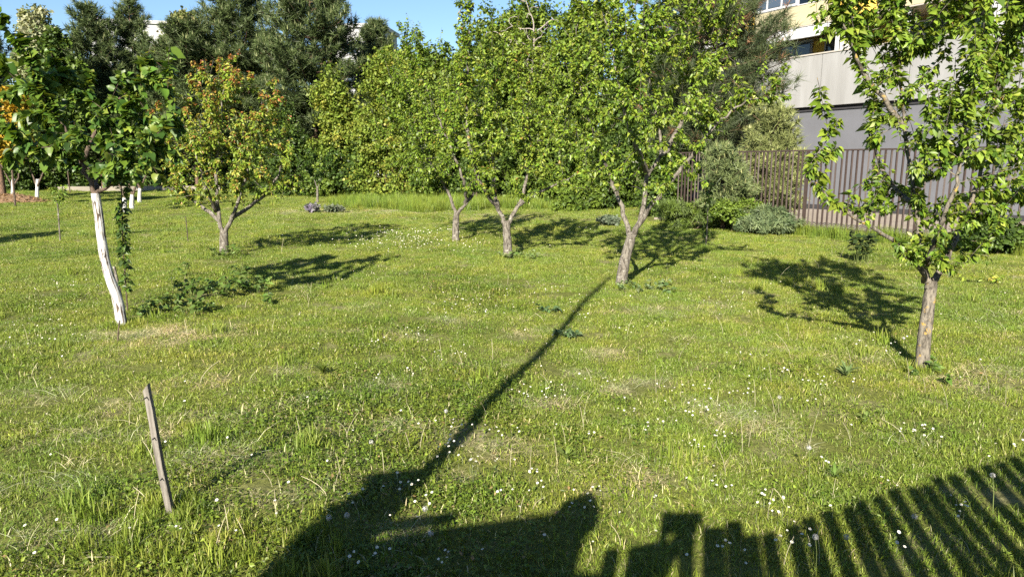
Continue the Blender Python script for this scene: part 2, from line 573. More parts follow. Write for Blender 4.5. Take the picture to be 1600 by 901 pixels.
# ------------------------------------------------------------------ trees: branches grown towards the crown's volume
def colonize(nodes, par, att, step, kill, iters, up=0.10, jit=.12, r_=rng):
    nodes = [np.asarray(n, float) for n in nodes]; par = list(par)
    att = att.copy()
    P = np.array(nodes)
    d = np.linalg.norm(att[:, None] - P[None], axis=2)
    near = d.argmin(1); dist = d.min(1)
    nch = np.zeros(len(nodes), int)
    for i in par:
        if i >= 0: nch[i] += 1
    for it in range(iters):
        if len(att) == 0: break
        ids = np.unique(near)
        P = np.array(nodes)
        vec = att - P[near]
        vec /= np.linalg.norm(vec, axis=1)[:, None] + 1e-9
        acc = np.zeros((len(nodes), 3)); np.add.at(acc, near, vec)
        new = []
        for i in ids:
            if nch[i] >= 4: continue
            v = acc[i] / (np.linalg.norm(acc[i]) + 1e-9)
            if par[i] >= 0:
                h = P[i] - P[par[i]]; v = v + .45 * h / (np.linalg.norm(h) + 1e-9)
            v = v + np.array([0, 0, up]) + r_.normal(0, jit, 3)
            v /= np.linalg.norm(v) + 1e-9
            new.append(P[i] + v * step); nodes.append(P[i] + v * step); par.append(int(i)); nch[i] += 1
        if not new: break
        nch = np.concatenate([nch, np.zeros(len(new), int)])
        NP = np.array(new); base = len(nodes) - len(new)
        dn = np.linalg.norm(att[:, None] - NP[None], axis=2)
        k = dn.argmin(1); dm = dn.min(1)
        better = dm < dist
        near = np.where(better, base + k, near); dist = np.where(better, dm, dist)
        # drop the reached ones and those whose nearest node can grow no more
        keep = (dist > kill) & (nch[near] < 4)
        att = att[keep]; near = near[keep]; dist = dist[keep]
    return np.array(nodes), np.array(par)


def resample(pl, step):
    pl = np.asarray(pl, float)
    out = [pl[0]]
    for a, b in zip(pl[:-1], pl[1:]):
        n = max(1, int(round(np.linalg.norm(b - a) / step)))
        for k in range(1, n + 1):
            out.append(a + (b - a) * k / n)
    return out


def smooth_pl(pl):
    pl = [np.asarray(p, float) for p in pl]
    for _ in range(2):
        q = [pl[0]]
        for a, b in zip(pl[:-1], pl[1:]):
            q += [a * .75 + b * .25, a * .25 + b * .75]
        q.append(pl[-1]); pl = q
    return pl


def skeleton(trunk, limbs, step):
    nodes = resample(smooth_pl(trunk), step)
    par = [-1] + list(range(len(nodes) - 1))
    nt = len(nodes)
    spans = []
    for l in limbs:
        l = resample(smooth_pl(l), step)
        P = np.array(nodes)
        k = int(np.linalg.norm(P - l[0], axis=1).argmin())
        prev = k
        lo = len(nodes)
        for q in l[1:]:
            nodes.append(q + rng.normal(0, step * .10, 3)); par.append(prev); prev = len(nodes) - 1
        spans.append((lo, len(nodes)))
    return nodes, par, nt, spans


def pipe_radii(par, tip, expo=2.3):
    n = len(par)
    acc = np.zeros(n)
    for i in range(n - 1, -1, -1):
        if acc[i] == 0: acc[i] = tip ** expo
        if par[i] >= 0: acc[par[i]] += acc[i]
    return acc ** (1 / expo)


def branch_mesh(P, par, rad, skip=None, rmin=0.0, big=8, bump=.0):
    """tubes along the chains of the tree"""
    n = len(P)
    kids = [[] for _ in range(n)]
    for i in range(n):
        if par[i] >= 0: kids[par[i]].append(i)
    done = np.zeros(n, bool)
    VV, FF = [], {}
    base = 0
    stack = [(-1, 0)]
    while stack:
        fr, i = stack.pop()
        chain = [i] if fr < 0 else [fr, i]
        while kids[i]:
            ks = sorted(kids[i], key=lambda q: -rad[q])
            for q in ks[1:]: stack.append((i, q))
            i = ks[0]; chain.append(i)
        if len(chain) < 2: continue
        pts = P[chain]; rr = rad[chain].copy()
        if fr >= 0: rr[0] = min(rr[0], rr[1] * 1.25)
        if rr[0] < rmin: continue
        if skip is not None and all(skip[c] for c in chain): continue
        m = rr.max()
        s = big if m > .03 else 6 if m > .012 else 4 if m > .006 else 3
        V, F = tube_np(pts, rr, s)
        if bump and m > .03:
            c = np.repeat(pts, s, 0)
            k = 1 + bump * (np.sin(V[:, 2] * 31 + V[:, 0] * 60) * .5 + rng.normal(0, .6, len(V)) * .6 + .5 * np.sin(V[:, 1] * 47 + V[:, 2] * 13))
            V = c + (V - c) * k[:, None]
        VV.append(V); FF.setdefault(4, []).append(F + base); base += len(V)
    return np.concatenate(VV), np.concatenate(FF[4])


LEAF6 = (np.array([(0, 0, 0), (-.25, .20, .12), (.25, .20, .12), (-.28, .48, .11), (.28, .48, .11), (0, .45, -.03), (-.13, .80, -.02), (.13, .80, -.02), (0, 1.10, -.20)], float),
         np.array([(0, 5, 1), (0, 2, 5), (1, 5, 3), (2, 4, 5), (3, 5, 6), (4, 7, 5), (5, 7, 6), (6, 7, 8)]))
LEAF_BIG = (np.array([(0, 0, 0), (-.28, -.06, .05), (.28, -.06, .05), (-.46, .22, .09), (.46, .22, .09), (0, .30, -.03), (-.38, .52, .05), (.38, .52, .05), (0, .62, -.05), (-.17, .80, -.04), (.17, .80, -.04), (0, 1.06, -.16)], float),
            np.array([(0, 5, 1), (0, 2, 5), (1, 5, 3), (2, 4, 5), (3, 5, 6), (4, 7, 5), (5, 8, 6), (5, 7, 8), (6, 8, 9), (7, 10, 8), (8, 10, 9), (9, 10, 11)]))
LEAF4 = (np.array([(0, 0, 0), (-.30, .40, .12), (.30, .40, .12), (0, .5, -.03), (0, 1.05, -.14)], float), np.array([(0, 3, 1), (0, 2, 3), (1, 3, 4), (2, 4, 3)]))
NARROW = (np.array([(-.07, 0, 0), (.07, 0, 0), (.04, .6, .04), (-.04, .6, .04), (0, 1.0, 0)], float), np.array([(0, 1, 2), (0, 2, 3), (3, 2, 4)]))
LEAF2 = (np.array([(0, 0, 0), (-.36, .48, .10), (.36, .48, .10), (0, 1.0, -.05)], float), np.array([(0, 3, 1), (0, 2, 3)]))


def leaf_arrays(p, d, nrm, size, col, tpl):
    T, F = tpl
    d = d / (np.linalg.norm(d, axis=1)[:, None] + 1e-9)
    nrm = nrm - d * (nrm * d).sum(1)[:, None]
    nrm /= np.linalg.norm(nrm, axis=1)[:, None] + 1e-9
    x = np.cross(d, nrm)
    zf = np.random.default_rng(len(p)).uniform(.3, 1.7, len(p))[:, None, None]
    V = p[:, None] + size[:, None, None] * (T[None, :, 0, None] * x[:, None] + T[None, :, 1, None] * d[:, None] + zf * T[None, :, 2, None] * nrm[:, None])
    k = len(T)
    FF = (np.arange(len(p))[:, None, None] * k + F[None]).reshape(-1, F.shape[1])
    C = np.repeat(col, k, 0)
    return V.reshape(-1, 3), FF, C, x, d, nrm


def pick_col(n, palette, spread=.16):
    pal = np.array([c for c, w in palette]); w = np.array([w for c, w in palette], float); w /= w.sum()
    c = pal[rng.choice(len(pal), n, p=w)]
    k = np.exp(rng.normal(0, spread, (n, 1)))
    return np.clip(c * k * np.exp(rng.normal(0, .05, (n, 3))), 0, .9)


def leaf_frames(P, par, rad, twig_r, dens, droop, clump=None):
    """leaf positions and directions along every twig thinner than twig_r"""
    pos, dirs, end = [], [], []
    haskid = np.zeros(len(P), bool)
    for i in range(len(P)):
        if par[i] >= 0: haskid[par[i]] = True
    for i in range(1, len(P)):
        if par[i] < 0 or rad[i] > twig_r: continue
        a, b = P[par[i]], P[i]
        L = np.linalg.norm(b - a)
        k = rng.poisson(dens * L * (1.0 if haskid[i] else 1.9) * (1.9 if rng.random() < .46 else .22))
        if not k: continue
        t = rng.random(k)[:, None]
        ax = (b - a) / (L + 1e-9)
        rd = rng.normal(0, 1, (k, 3)); rd -= ax * (rd @ ax)[:, None]
        rd /= np.linalg.norm(rd, axis=1)[:, None] + 1e-9
        dv = rd + ax * .45 + np.array([0, 0, -droop]) * (0.5 + rng.random((k, 1)))
        pos.append(a + (b - a) * t + rd * .012); dirs.append(dv); end.append(np.full(k, not haskid[i]))
    return np.concatenate(pos), np.concatenate(dirs), np.concatenate(end)


def ell_points(ells, n, Y0, gap=.0):
    """attraction points in ellipsoids given as (px, py, rx, ry, dY)"""
    vols = np.array([e[2] * e[3] * min(e[2], e[3]) for e in ells], float) ** .8
    cnt = np.maximum(6, (n * vols / vols.sum()).astype(int))
    out = []
    for e, k in zip(ells, cnt):
        px, py, rx, ry = e[:4]; dY = e[4] if len(e) > 4 else 0.0
        c = at(px, py, Y0 + dY)
        sx = rx / FPX * (Y0 + dY); sz = ry / FPX * (Y0 + dY); sy = max(sx, min(sx, sz)) * .95
        q = rng.normal(0, 1, (k, 3)); q /= np.linalg.norm(q, axis=1)[:, None]
        q *= rng.random((k, 1)) ** (1 / 2.4)
        out.append(c + q * np.array([sx, sy, sz]))
    o = np.concatenate(out)
    w = 6.28 / (.085 * Y0)
    f = np.sin(o[:, 0] * w + 2 * np.sin(o[:, 2] * w * .6)) + np.sin(o[:, 1] * w * .9 + 1.7) + np.sin(o[:, 2] * w * 1.1 + .6 + np.sin(o[:, 0] * w * .7))
    return o[f > -.55 * (1 if len(ells) > 5 else 9)]


def fruit_tree(name, label, cat, base_px, trunk_px, limbs_px, ells, n_att, trunk_r, leaf_size, palette, dens=60, step=.07, droop=.75, shoots=0, shoot_len=(.25, .6),
               tip_pal=None, bark='bark', tpl=LEAF6, singles=0, group=None, up=.12, lime=False, leaf_cap=9000, twig_r=.0085, mass_tpl=None):
    b = on_lawn(*base_px)
    Y0 = b[1]
    root = thing(name, label, cat, b, 0, group)
    def P3(l):
        return [at(q[0], q[1], Y0 + (q[2] if len(q) > 2 else 0.0)) for q in l]
    trunk = [b - np.array([0, 0, .06])] + P3(trunk_px)
    nodes, par, ntr, spans = skeleton(trunk, [P3(l) for l in limbs_px], step)
    att = ell_points(ells, n_att, Y0)
    P, par = colonize(nodes, par, att, step, step * 1.6, 90, up=up)
    # long straight shoots of the year
    if shoots:
        ext = np.array([k for k in range(ntr, len(P))])
        zz = P[ext, 2]; w = (zz - zz.min()) ** 1.4 + .02
        pickn = rng.choice(ext, min(shoots, len(ext)), replace=False, p=w / w.sum())
        nl, pl = list(P), list(par)
        cen = np.array([P[:, 0].mean(), P[:, 1].mean()])
        for i in pickn:
            L = rng.uniform(*shoot_len)
            o = P[i, :2] - cen; o = o / (np.linalg.norm(o) + 1e-6)
            v = np.array([o[0] * .35, o[1] * .35, 1.0]) + rng.normal(0, .16, 3)
            v /= np.linalg.norm(v)
            prev = int(i); m = max(2, int(L / step))
            for q in range(m):
                v = v + rng.normal(0, .05, 3); v /= np.linalg.norm(v)
                nl.append(nl[prev] + v * step); pl.append(prev); prev = len(nl) - 1
        P, par = np.array(nl), np.array(pl)
    rad = pipe_radii(par, .0022)
    cap = trunk_r * .62
    rad = np.minimum(rad, cap)
    tr = np.arange(ntr)
    f = tr / max(1, ntr - 1)
    rad[:ntr] = trunk_r * (1.0 - .22 * f) * (1 + .5 * np.exp(-f * 11))
    for lo, hi in spans:
        g = np.linspace(0, 1, hi - lo)
        rad[lo:hi] = np.maximum(rad[lo:hi] * .9, trunk_r * (.40 * (1 - g) ** 1.1 + .08))
    loc = np.array(root.location)
    mat = M[bark]
    if lime:
        sk = np.zeros(len(P), bool); sk[:ntr] = True
        V, F = branch_mesh(P[:ntr], par[:ntr], rad[:ntr], big=14, bump=.045)
        link('trunk', mesh_np('trunk', V - loc, [F], smooth=True), M['lime'], root)
        par2 = par.copy()
        V, F = branch_mesh(P, par, rad, skip=sk, big=9)
        link('branches', mesh_np('branches', V - loc, [F], smooth=True), mat, root)
    else:
        V, F = branch_mesh(P, par, rad, big=14, bump=.05)
        link('trunk', mesh_np('trunk', V - loc, [F], smooth=True), mat, root)
    pos, dirs, end = leaf_frames(P, par, rad, twig_r, dens, droop)
    if len(pos) > leaf_cap:
        k = rng.choice(len(pos), leaf_cap, replace=False); pos, dirs, end = pos[k], dirs[k], end[k]
    n = len(pos)
    col = pick_col(n, palette)
    if tip_pal:
        z = pos[:, 2]; hi = (z - z.min()) / (z.max() - z.min())
        k = end & (rng.random(n) < np.clip((hi - .35) * 1.5, .03, .85))
        col[k] = pick_col(int(k.sum()), tip_pal)
    size = leaf_size * np.exp(rng.normal(-.03, .25, n)) * np.where(end, .82, 1.0)
    nrm = rng.normal(0, .55, (n, 3)) + np.array([0, 0, 1.0]) + np.array([-SUN.x, -SUN.y, 0]) * .35
    if singles:
        dcam = np.linalg.norm(pos - np.array([0, 0, EYE]), axis=1) - size * 3
        order = np.argsort(dcam)
        sel, rest = order[:singles], order[singles:]
    else:
        sel, rest = [], np.arange(n)
    V, F, C, *_ = leaf_arrays(pos[rest] - loc, dirs[rest], nrm[rest], size[rest], col[rest], mass_tpl or tpl)
    cr = link('crown', mesh_np('crown', V, [F], C), M['leaf'], root)
    cr['kind'] = 'stuff'
    if len(sel):
        mlist = []
        for q in range(8):
            T, F = tpl
            T = T.copy(); T[:, 2] += .10 * np.sin(T[:, 1] * 3 + q) * (q % 3 - 1) + .08 * T[:, 0] * (q % 2)
            me = mesh_np('leaf', T, [F], pick_col(1, palette).repeat(len(T), 0)); me.materials.append(M['leaf'])
            mlist.append(me)
        _, _, _, x, d, nn = leaf_arrays(pos[sel], dirs[sel], nrm[sel], size[sel], col[sel], tpl)
        for q, i in enumerate(sel):
            o = bpy.data.objects.new('leaf', mlist[q % 8]); COL.objects.link(o); o.parent = root
            s = size[i]
            m = Matrix(((x[q][0] * s, d[q][0] * s, nn[q][0] * s, pos[i][0] - loc[0]), (x[q][1] * s, d[q][1] * s, nn[q][1] * s, pos[i][1] - loc[1]),
                        (x[q][2] * s, d[q][2] * s, nn[q][2] * s, pos[i][2] - loc[2]), (0, 0, 0, 1)))
            o.matrix_local = m
    return root


G1 = (.112, .178, .018); G2 = (.160, .230, .026); G3 = (.062, .112, .015); G4 = (.215, .265, .038); GY = (.30, .27, .05)
LANCE = (np.array([(0, 0, 0), (-.075, .35, .05), (.075, .35, .05), (-.07, .7, .09), (.07, .7, .09), (0, 1.0, .02)], float), np.array([(0, 2, 1), (1, 2, 4), (1, 4, 3), (3, 4, 5)]))
RED = (.26, .095, .035); ORG = (.30, .17, .05)
PAL_MID = [(G1, 4), (G2, 4), (G3, 2), (G4, 2)]

# A: the near tree on the right
fruit_tree('apricot_tree', 'near fruit tree on the right with slim lichened trunk, before the bar fence', 'tree', (1440, 578),
           [(1445, 520), (1452, 465, .02), (1456, 438, .03)],
           [[(1454, 445, .03), (1440, 400, 0), (1432, 320, .05), (1418, 220, .1), (1412, 190, .1), (1405, 90, .15)],
            [(1412, 200, .1), (1375, 145, .05), (1335, 90, .0), (1312, 20, -.05)],
            [(1450, 440, .03), (1415, 388, -.15), (1360, 355, -.3), (1300, 318, -.35), (1262, 268, -.35)],
            [(1460, 440, .03), (1490, 385, .1), (1525, 300, .25), (1552, 190, .3), (1575, 60, .35)],
            [(1445, 420, .03), (1470, 350, -.3), (1500, 280, -.4), (1510, 160, -.4)],
            [(1432, 320, .05), (1400, 300, .35), (1370, 250, .5), (1355, 190, .5)]],
           [(1275, 272, 26, 26, -.35), (1305, 220, 24, 62, -.3), (1318, 322, 40, 26, -.35), (1300, 20, 50, 55), (1345, 70, 30, 40), (1415, 90, 75, 95, .1), (1400, 205, 45, 55, .1),
            (1450, 300, 55, 60), (1500, 200, 60, 70, -.2), (1490, 388, 70, 42), (1425, 372, 40, 36, -.1), (1570, 120, 65, 130, .3), (1575, 285, 65, 85, .1), (1500, 40, 70, 70), (1365, 330, 35, 30, .3),
            (1440, -60, 110, 60), (1590, -50, 90, 70), (1640, 180, 50, 120), (1530, 380, 60, 26), (1450, 395, 50, 30, -.3), (1440, 240, 50, 60, -.45), (1540, 220, 50, 60, -.4), (1560, 350, 50, 36, -.4), (1490, 420, 45, 18, -.1), (1540, 130, 50, 80, -.4), (1590, 300, 40, 60, -.3), (1470, 330, 50, 40, .4), (1360, 40, 40, 50, .3), (1432, 412, 30, 18, -.1), (1580, 230, 45, 60, -.2)],
           1750, .052, .050, [(G1, 4), (G2, 4), (G3, 3), (G4, 1)], dens=225, shoots=150, bark='bark_lichen', singles=300, leaf_cap=23500, mass_tpl=LEAF4)
# B: the middle tree with the fence-post shadow pointing at its foot
fruit_tree('apricot_tree', 'middle fruit tree with cracked leaning trunk at the tip of the long pole shadow', 'tree', (970, 445),
           [(975, 410), (982, 385), (986, 372)],
           [[(986, 372), (1005, 330, .1), (1010, 270, .1), (1040, 240, .1), (1020, 160, .2), (1005, 60, .2)],
            [(985, 378), (1000, 345, -.1), (1035, 300, -.3), (1090, 230, -.4), (1150, 160, -.5), (1215, 150, -.5)],
            [(986, 372), (978, 345, .2), (960, 290, .3), (930, 220, .3), (905, 130, .3)],
            [(1010, 270, .1), (985, 210, -.4), (965, 130, -.5), (950, 40, -.5)],
            [(1040, 240, .1), (1075, 170, .4), (1090, 80, .4)]],
           [(1000, 70, 90, 110), (930, 190, 65, 95, .2), (1085, 120, 75, 90, .2), (1040, 240, 80, 55), (960, 275, 60, 42), (1150, 140, 60, 55, -.3), (1205, 155, 48, 16, -.5),
            (1000, -60, 90, 60), (895, 110, 35, 75, .2), (1100, 0, 70, 60), (1120, 215, 50, 30, -.3), (1075, 280, 50, 26), (925, 10, 50, 70), (880, 230, 30, 30), (1000, 190, 75, 60, -.8), (1080, 190, 60, 50, -.8), (950, 120, 50, 60, -.7), (1030, 60, 60, 60, -.7), (1010, 290, 60, 25, -.6)],
           1800, .078, .053, [(G1, 4), (G2, 5), (G3, 2), (G4, 2)], dens=150, step=.085, shoots=170, shoot_len=(.3, .7), leaf_cap=25000, tpl=LEAF4)
# C
fruit_tree('apricot_tree', 'centre fruit tree with pale trunk forking low into two limbs', 'tree', (794, 400),
           [(793, 375), (791, 355), (792, 345)],
           [[(791, 352), (778, 325), (758, 300, -.2), (735, 250, -.3), (728, 160, -.3), (734, 60, -.3), (735, -10, -.3)],
            [(794, 350), (812, 318, .2), (822, 290, .3), (830, 220, .4), (815, 130, .4)],
            [(812, 320, .2), (850, 295, -.3), (890, 280, -.4)],
            [(778, 325), (770, 280, .6), (770, 200, .8), (785, 110, .8)]],
           [(790, 215, 80, 75), (742, 165, 45, 80, -.2), (735, 50, 15, 75, -.3), (850, 245, 60, 50), (790, 105, 35, 60, .4), (700, 225, 40, 50), (895, 285, 40, 26, -.4),
            (830, 160, 50, 60, .3), (770, 290, 50, 22), (860, 190, 35, 45), (755, 298, 36, 18, -.4), (825, 300, 36, 18, -.3), (790, 270, 60, 30, -.7), (730, 280, 30, 22, -.4)],
           1200, .080, .056, [(G1, 4), (G2, 5), (G3, 2), (G4, 3), (ORG, .15)], dens=150, step=.095, shoots=170, shoot_len=(.3, .8), leaf_cap=25000, tpl=LEAF4)
# D
fruit_tree('apricot_tree', 'slender fruit tree with bare sawn limb, left of and behind the centre tree', 'tree', (712, 376),
           [(712, 355), (713, 338), (714, 332)],
           [[(713, 335), (703, 305), (692, 285), (680, 270, .2), (655, 230, .3), (640, 150, .3)],
            [(692, 285), (698, 277, -.1), (704, 274, -.2)],
            [(714, 334), (728, 318, .1), (745, 300, .2), (735, 240, .4), (715, 150, .5)],
            [(728, 318, .1), (726, 280, -.4), (690, 200, -.5), (660, 120, -.4)]],
           [(660, 195, 55, 70), (705, 255, 45, 36), (640, 125, 36, 55, .2), (608, 230, 36, 48), (718, 150, 40, 60, .3), (650, 255, 50, 30), (668, 80, 20, 40), (740, 285, 30, 22), (685, 285, 36, 18, .4), (735, 300, 22, 14, .2), (665, 265, 40, 26, -.6)],
           950, .076, .058, [(G1, 5), (G2, 4), (G3, 3), (G4, 1)], dens=140, step=.10, shoots=140, shoot_len=(.3, .9), leaf_cap=19000, tpl=LEAF4)
# E: red-tipped
fruit_tree('apricot_tree', 'fruit tree with reddish shoot tips and two-stemmed trunk, left of centre', 'tree', (350, 397),
           [(350, 375), (350, 362)],
           [[(350, 368), (342, 345), (338, 300), (340, 250, .1), (345, 170, .1), (350, 120, .1)],
            [(350, 368), (362, 342), (372, 312, -.2), (388, 270, -.3), (400, 200, -.3)],
            [(362, 342), (395, 320, .2), (430, 290, .3), (445, 240, .3)],
            [(342, 345), (318, 325, .2), (285, 300, .3), (262, 250, .3)],
            [(338, 330), (320, 290, -.5), (300, 220, -.6)]],
           [(345, 165, 50, 55), (290, 215, 45, 65), (400, 205, 55, 65), (350, 250, 75, 45), (440, 255, 30, 48), (300, 285, 45, 28), (420, 150, 22, 26), (370, 300, 60, 24), (350, 118, 25, 18), (295, 310, 34, 16, -.3), (415, 305, 36, 18, -.2), (350, 250, 60, 40, -.7), (265, 240, 30, 50), (315, 280, 60, 34, -.4), (395, 270, 60, 40, -.4), (300, 180, 36, 40, .2), (395, 165, 36, 36, .2), (455, 290, 26, 26), (250, 285, 22, 26)],
           1900, .085, .056, [(G1, 3), (G2, 4), (G4, 4), (GY, 2), (G3, 1.5), (ORG, .5)], dens=160, step=.095, shoots=170, shoot_len=(.2, .5),
           tip_pal=[(RED, 3), (ORG, 3), (GY, 2)], leaf_cap=25000, tpl=LEAF4, bark='bark')
# F: the limewashed tree with large leaves
PAL_BIG = [((.068, .125, .018), 4), ((.100, .165, .022), 4), ((.040, .084, .016), 2.5), ((.17, .225, .035), 1.6)]
fruit_tree('mulberry_tree', 'large-leaved tree with curved white limewashed trunk, left foreground', 'tree', (190, 505),
           [(187, 482), (181, 458), (168, 425), (160, 385), (155, 340), (149, 302)],
           [[(149, 302), (135, 272, .0), (122, 240, .1), (95, 190, .1), (60, 150, .0), (48, 85, -.1)],
            [(149, 304), (165, 292, -.1), (205, 262, -.2), (240, 225, -.2)],
            [(128, 256, .05), (150, 200, .3), (190, 150, .4), (240, 120, .4)],
            [(122, 240, .1), (80, 235, -.4), (30, 225, -.5)],
            [(149, 302), (150, 270, .5), (100, 240, .8)]],
           [(60, 245, 65, 30, -.3), (85, 195, 50, 34), (48, 110, 18, 40, -.1), (205, 245, 55, 36, -.2), (228, 135, 50, 30, .4), (150, 195, 45, 32, .3), (250, 215, 32, 30, -.2),
            (205, 285, 36, 14, -.2), (15, 215, 30, 40, -.5), (180, 165, 40, 25, .3), (10, 130, 25, 30), (110, 260, 50, 20, .6), (240, 260, 40, 34, -.2), (262, 180, 36, 44, .2), (110, 150, 45, 40, .4), (195, 205, 60, 40, .3), (60, 190, 50, 40, .4), (130, 240, 45, 30, -.35), (150, 275, 30, 16, -.3), (215, 275, 40, 22, -.35)],
           900, .050, .072, PAL_BIG, dens=180, step=.09, droop=.6, shoots=14, tpl=LEAF_BIG, singles=300, bark='bark_dark', lime=True, leaf_cap=11000, twig_r=.012)
# its neighbour outside the frame on the left, which shades the far lawn
fruit_tree('mulberry_tree', 'large-leaved tree just outside the left edge, shading the lawn there', 'tree', (-520, 420),
           [(-520, 380), (-522, 330)], [[(-522, 330), (-540, 260), (-560, 160)], [(-522, 332), (-490, 270, .3), (-450, 180, .3)], [(-522, 332), (-520, 260, -.6), (-510, 150, -.6)]],
           [(-540, 200, 90, 60), (-450, 190, 80, 60, .4), (-500, 120, 80, 50)], 200, .07, .14, PAL_BIG, dens=60, step=.12, tpl=LEAF2, bark='bark_dark', leaf_cap=1800, twig_r=.02)

# small orchard trees farther off
fruit_tree('young_fruit_tree', 'small round-headed young tree above a purple lavender clump', 'tree', (496, 316),
           [(496, 300), (496, 292)], [[(496, 294), (488, 270), (482, 250)], [(496, 294), (508, 265)]],
           [(495, 262, 34, 26), (480, 245, 22, 18), (515, 250, 22, 22)], 220, .05, .10, [((.05, .09, .015), 4), (G3, 2), ((.03, .06, .012), 3)], dens=160, step=.16, tpl=LEAF4, leaf_cap=5000, twig_r=.012)
for (bx, by, topy, hw, lab) in [(20, 313, 200, 52, 'white-trunked tree beside the wood-chip heap at far left'),
                                (58, 313, 205, 40, 'white-trunked tree, second from the left edge, before the low wall'),
                                (194, 331, 215, 40, 'white-trunked tree seen just right of the curved white trunk'),
                                (206, 326, 200, 40, 'middle white-trunked tree of the three behind the curved trunk'),
                                (218, 316, 210, 45, 'farthest white-trunked tree of the three behind the curved trunk')]:
    fruit_tree('young_fruit_tree', lab, 'tree', (bx, by), [(bx, by - 12), (bx + 1, by - (33 if bx < 100 else 22))],
               [[(bx + 1, by - 21), (bx - hw * .4, by - 60), (bx - hw * .6, by - 85)], [(bx + 1, by - 21), (bx + hw * .4, by - 62), (bx + hw * .5, by - 85)]],
               [(bx, (topy + by - 45) / 2, hw, (by - 45 - topy) / 2)], 120, .085, .16, [(G3, 4), (G1, 4), ((.05, .09, .02), 3)], dens=75, step=.22, tpl=LEAF2,
               lime=True, bark='bark_dark', leaf_cap=1700, group='limewashed young trees', twig_r=.02)
# saplings
fruit_tree('sapling', 'thin leafy sapling with bare stem on the left lawn before the white trunks', 'sapling', (94, 377), [(92, 345), (90, 318)],
           [[(90, 320), (86, 305), (84, 292)], [(90, 320), (98, 302)]], [(88, 303, 14, 14), (80, 292, 7, 9), (99, 293, 7, 9)], 40, .017, .06, [(G1, 4), (G2, 2), (G3, 2)], dens=90, step=.08, tpl=LEAF4, leaf_cap=260)
fruit_tree('sapling', 'dark upright sapling with small drooping leaves beside the curved white trunk', 'sapling', (199, 482), [(196, 440), (193, 400), (191, 350), (190, 300)],
           [[(193, 400), (190, 360)]], [(190, 290, 10, 30), (193, 350, 9, 40), (195, 420, 9, 40)], 90, .0084, .066, [(G3, 4), ((.05, .09, .025), 3)], dens=60, step=.05, tpl=LEAF4, leaf_cap=900, bark='bark_dark', shoots=0)
fruit_tree('sapling', 'thin young sapling before the juniper shrubs near the fence', 'sapling', (1103, 384), [(1105, 355), (1106, 325), (1107, 300)],
           [[(1106, 320), (1108, 290)]], [(1106, 300, 16, 24), (1104, 350, 7, 20), (1106, 270, 8, 14)], 50, .015, .075, [(G3, 3), ((.10, .15, .04), 3)], dens=80, step=.08, tpl=LEAF4, leaf_cap=260)

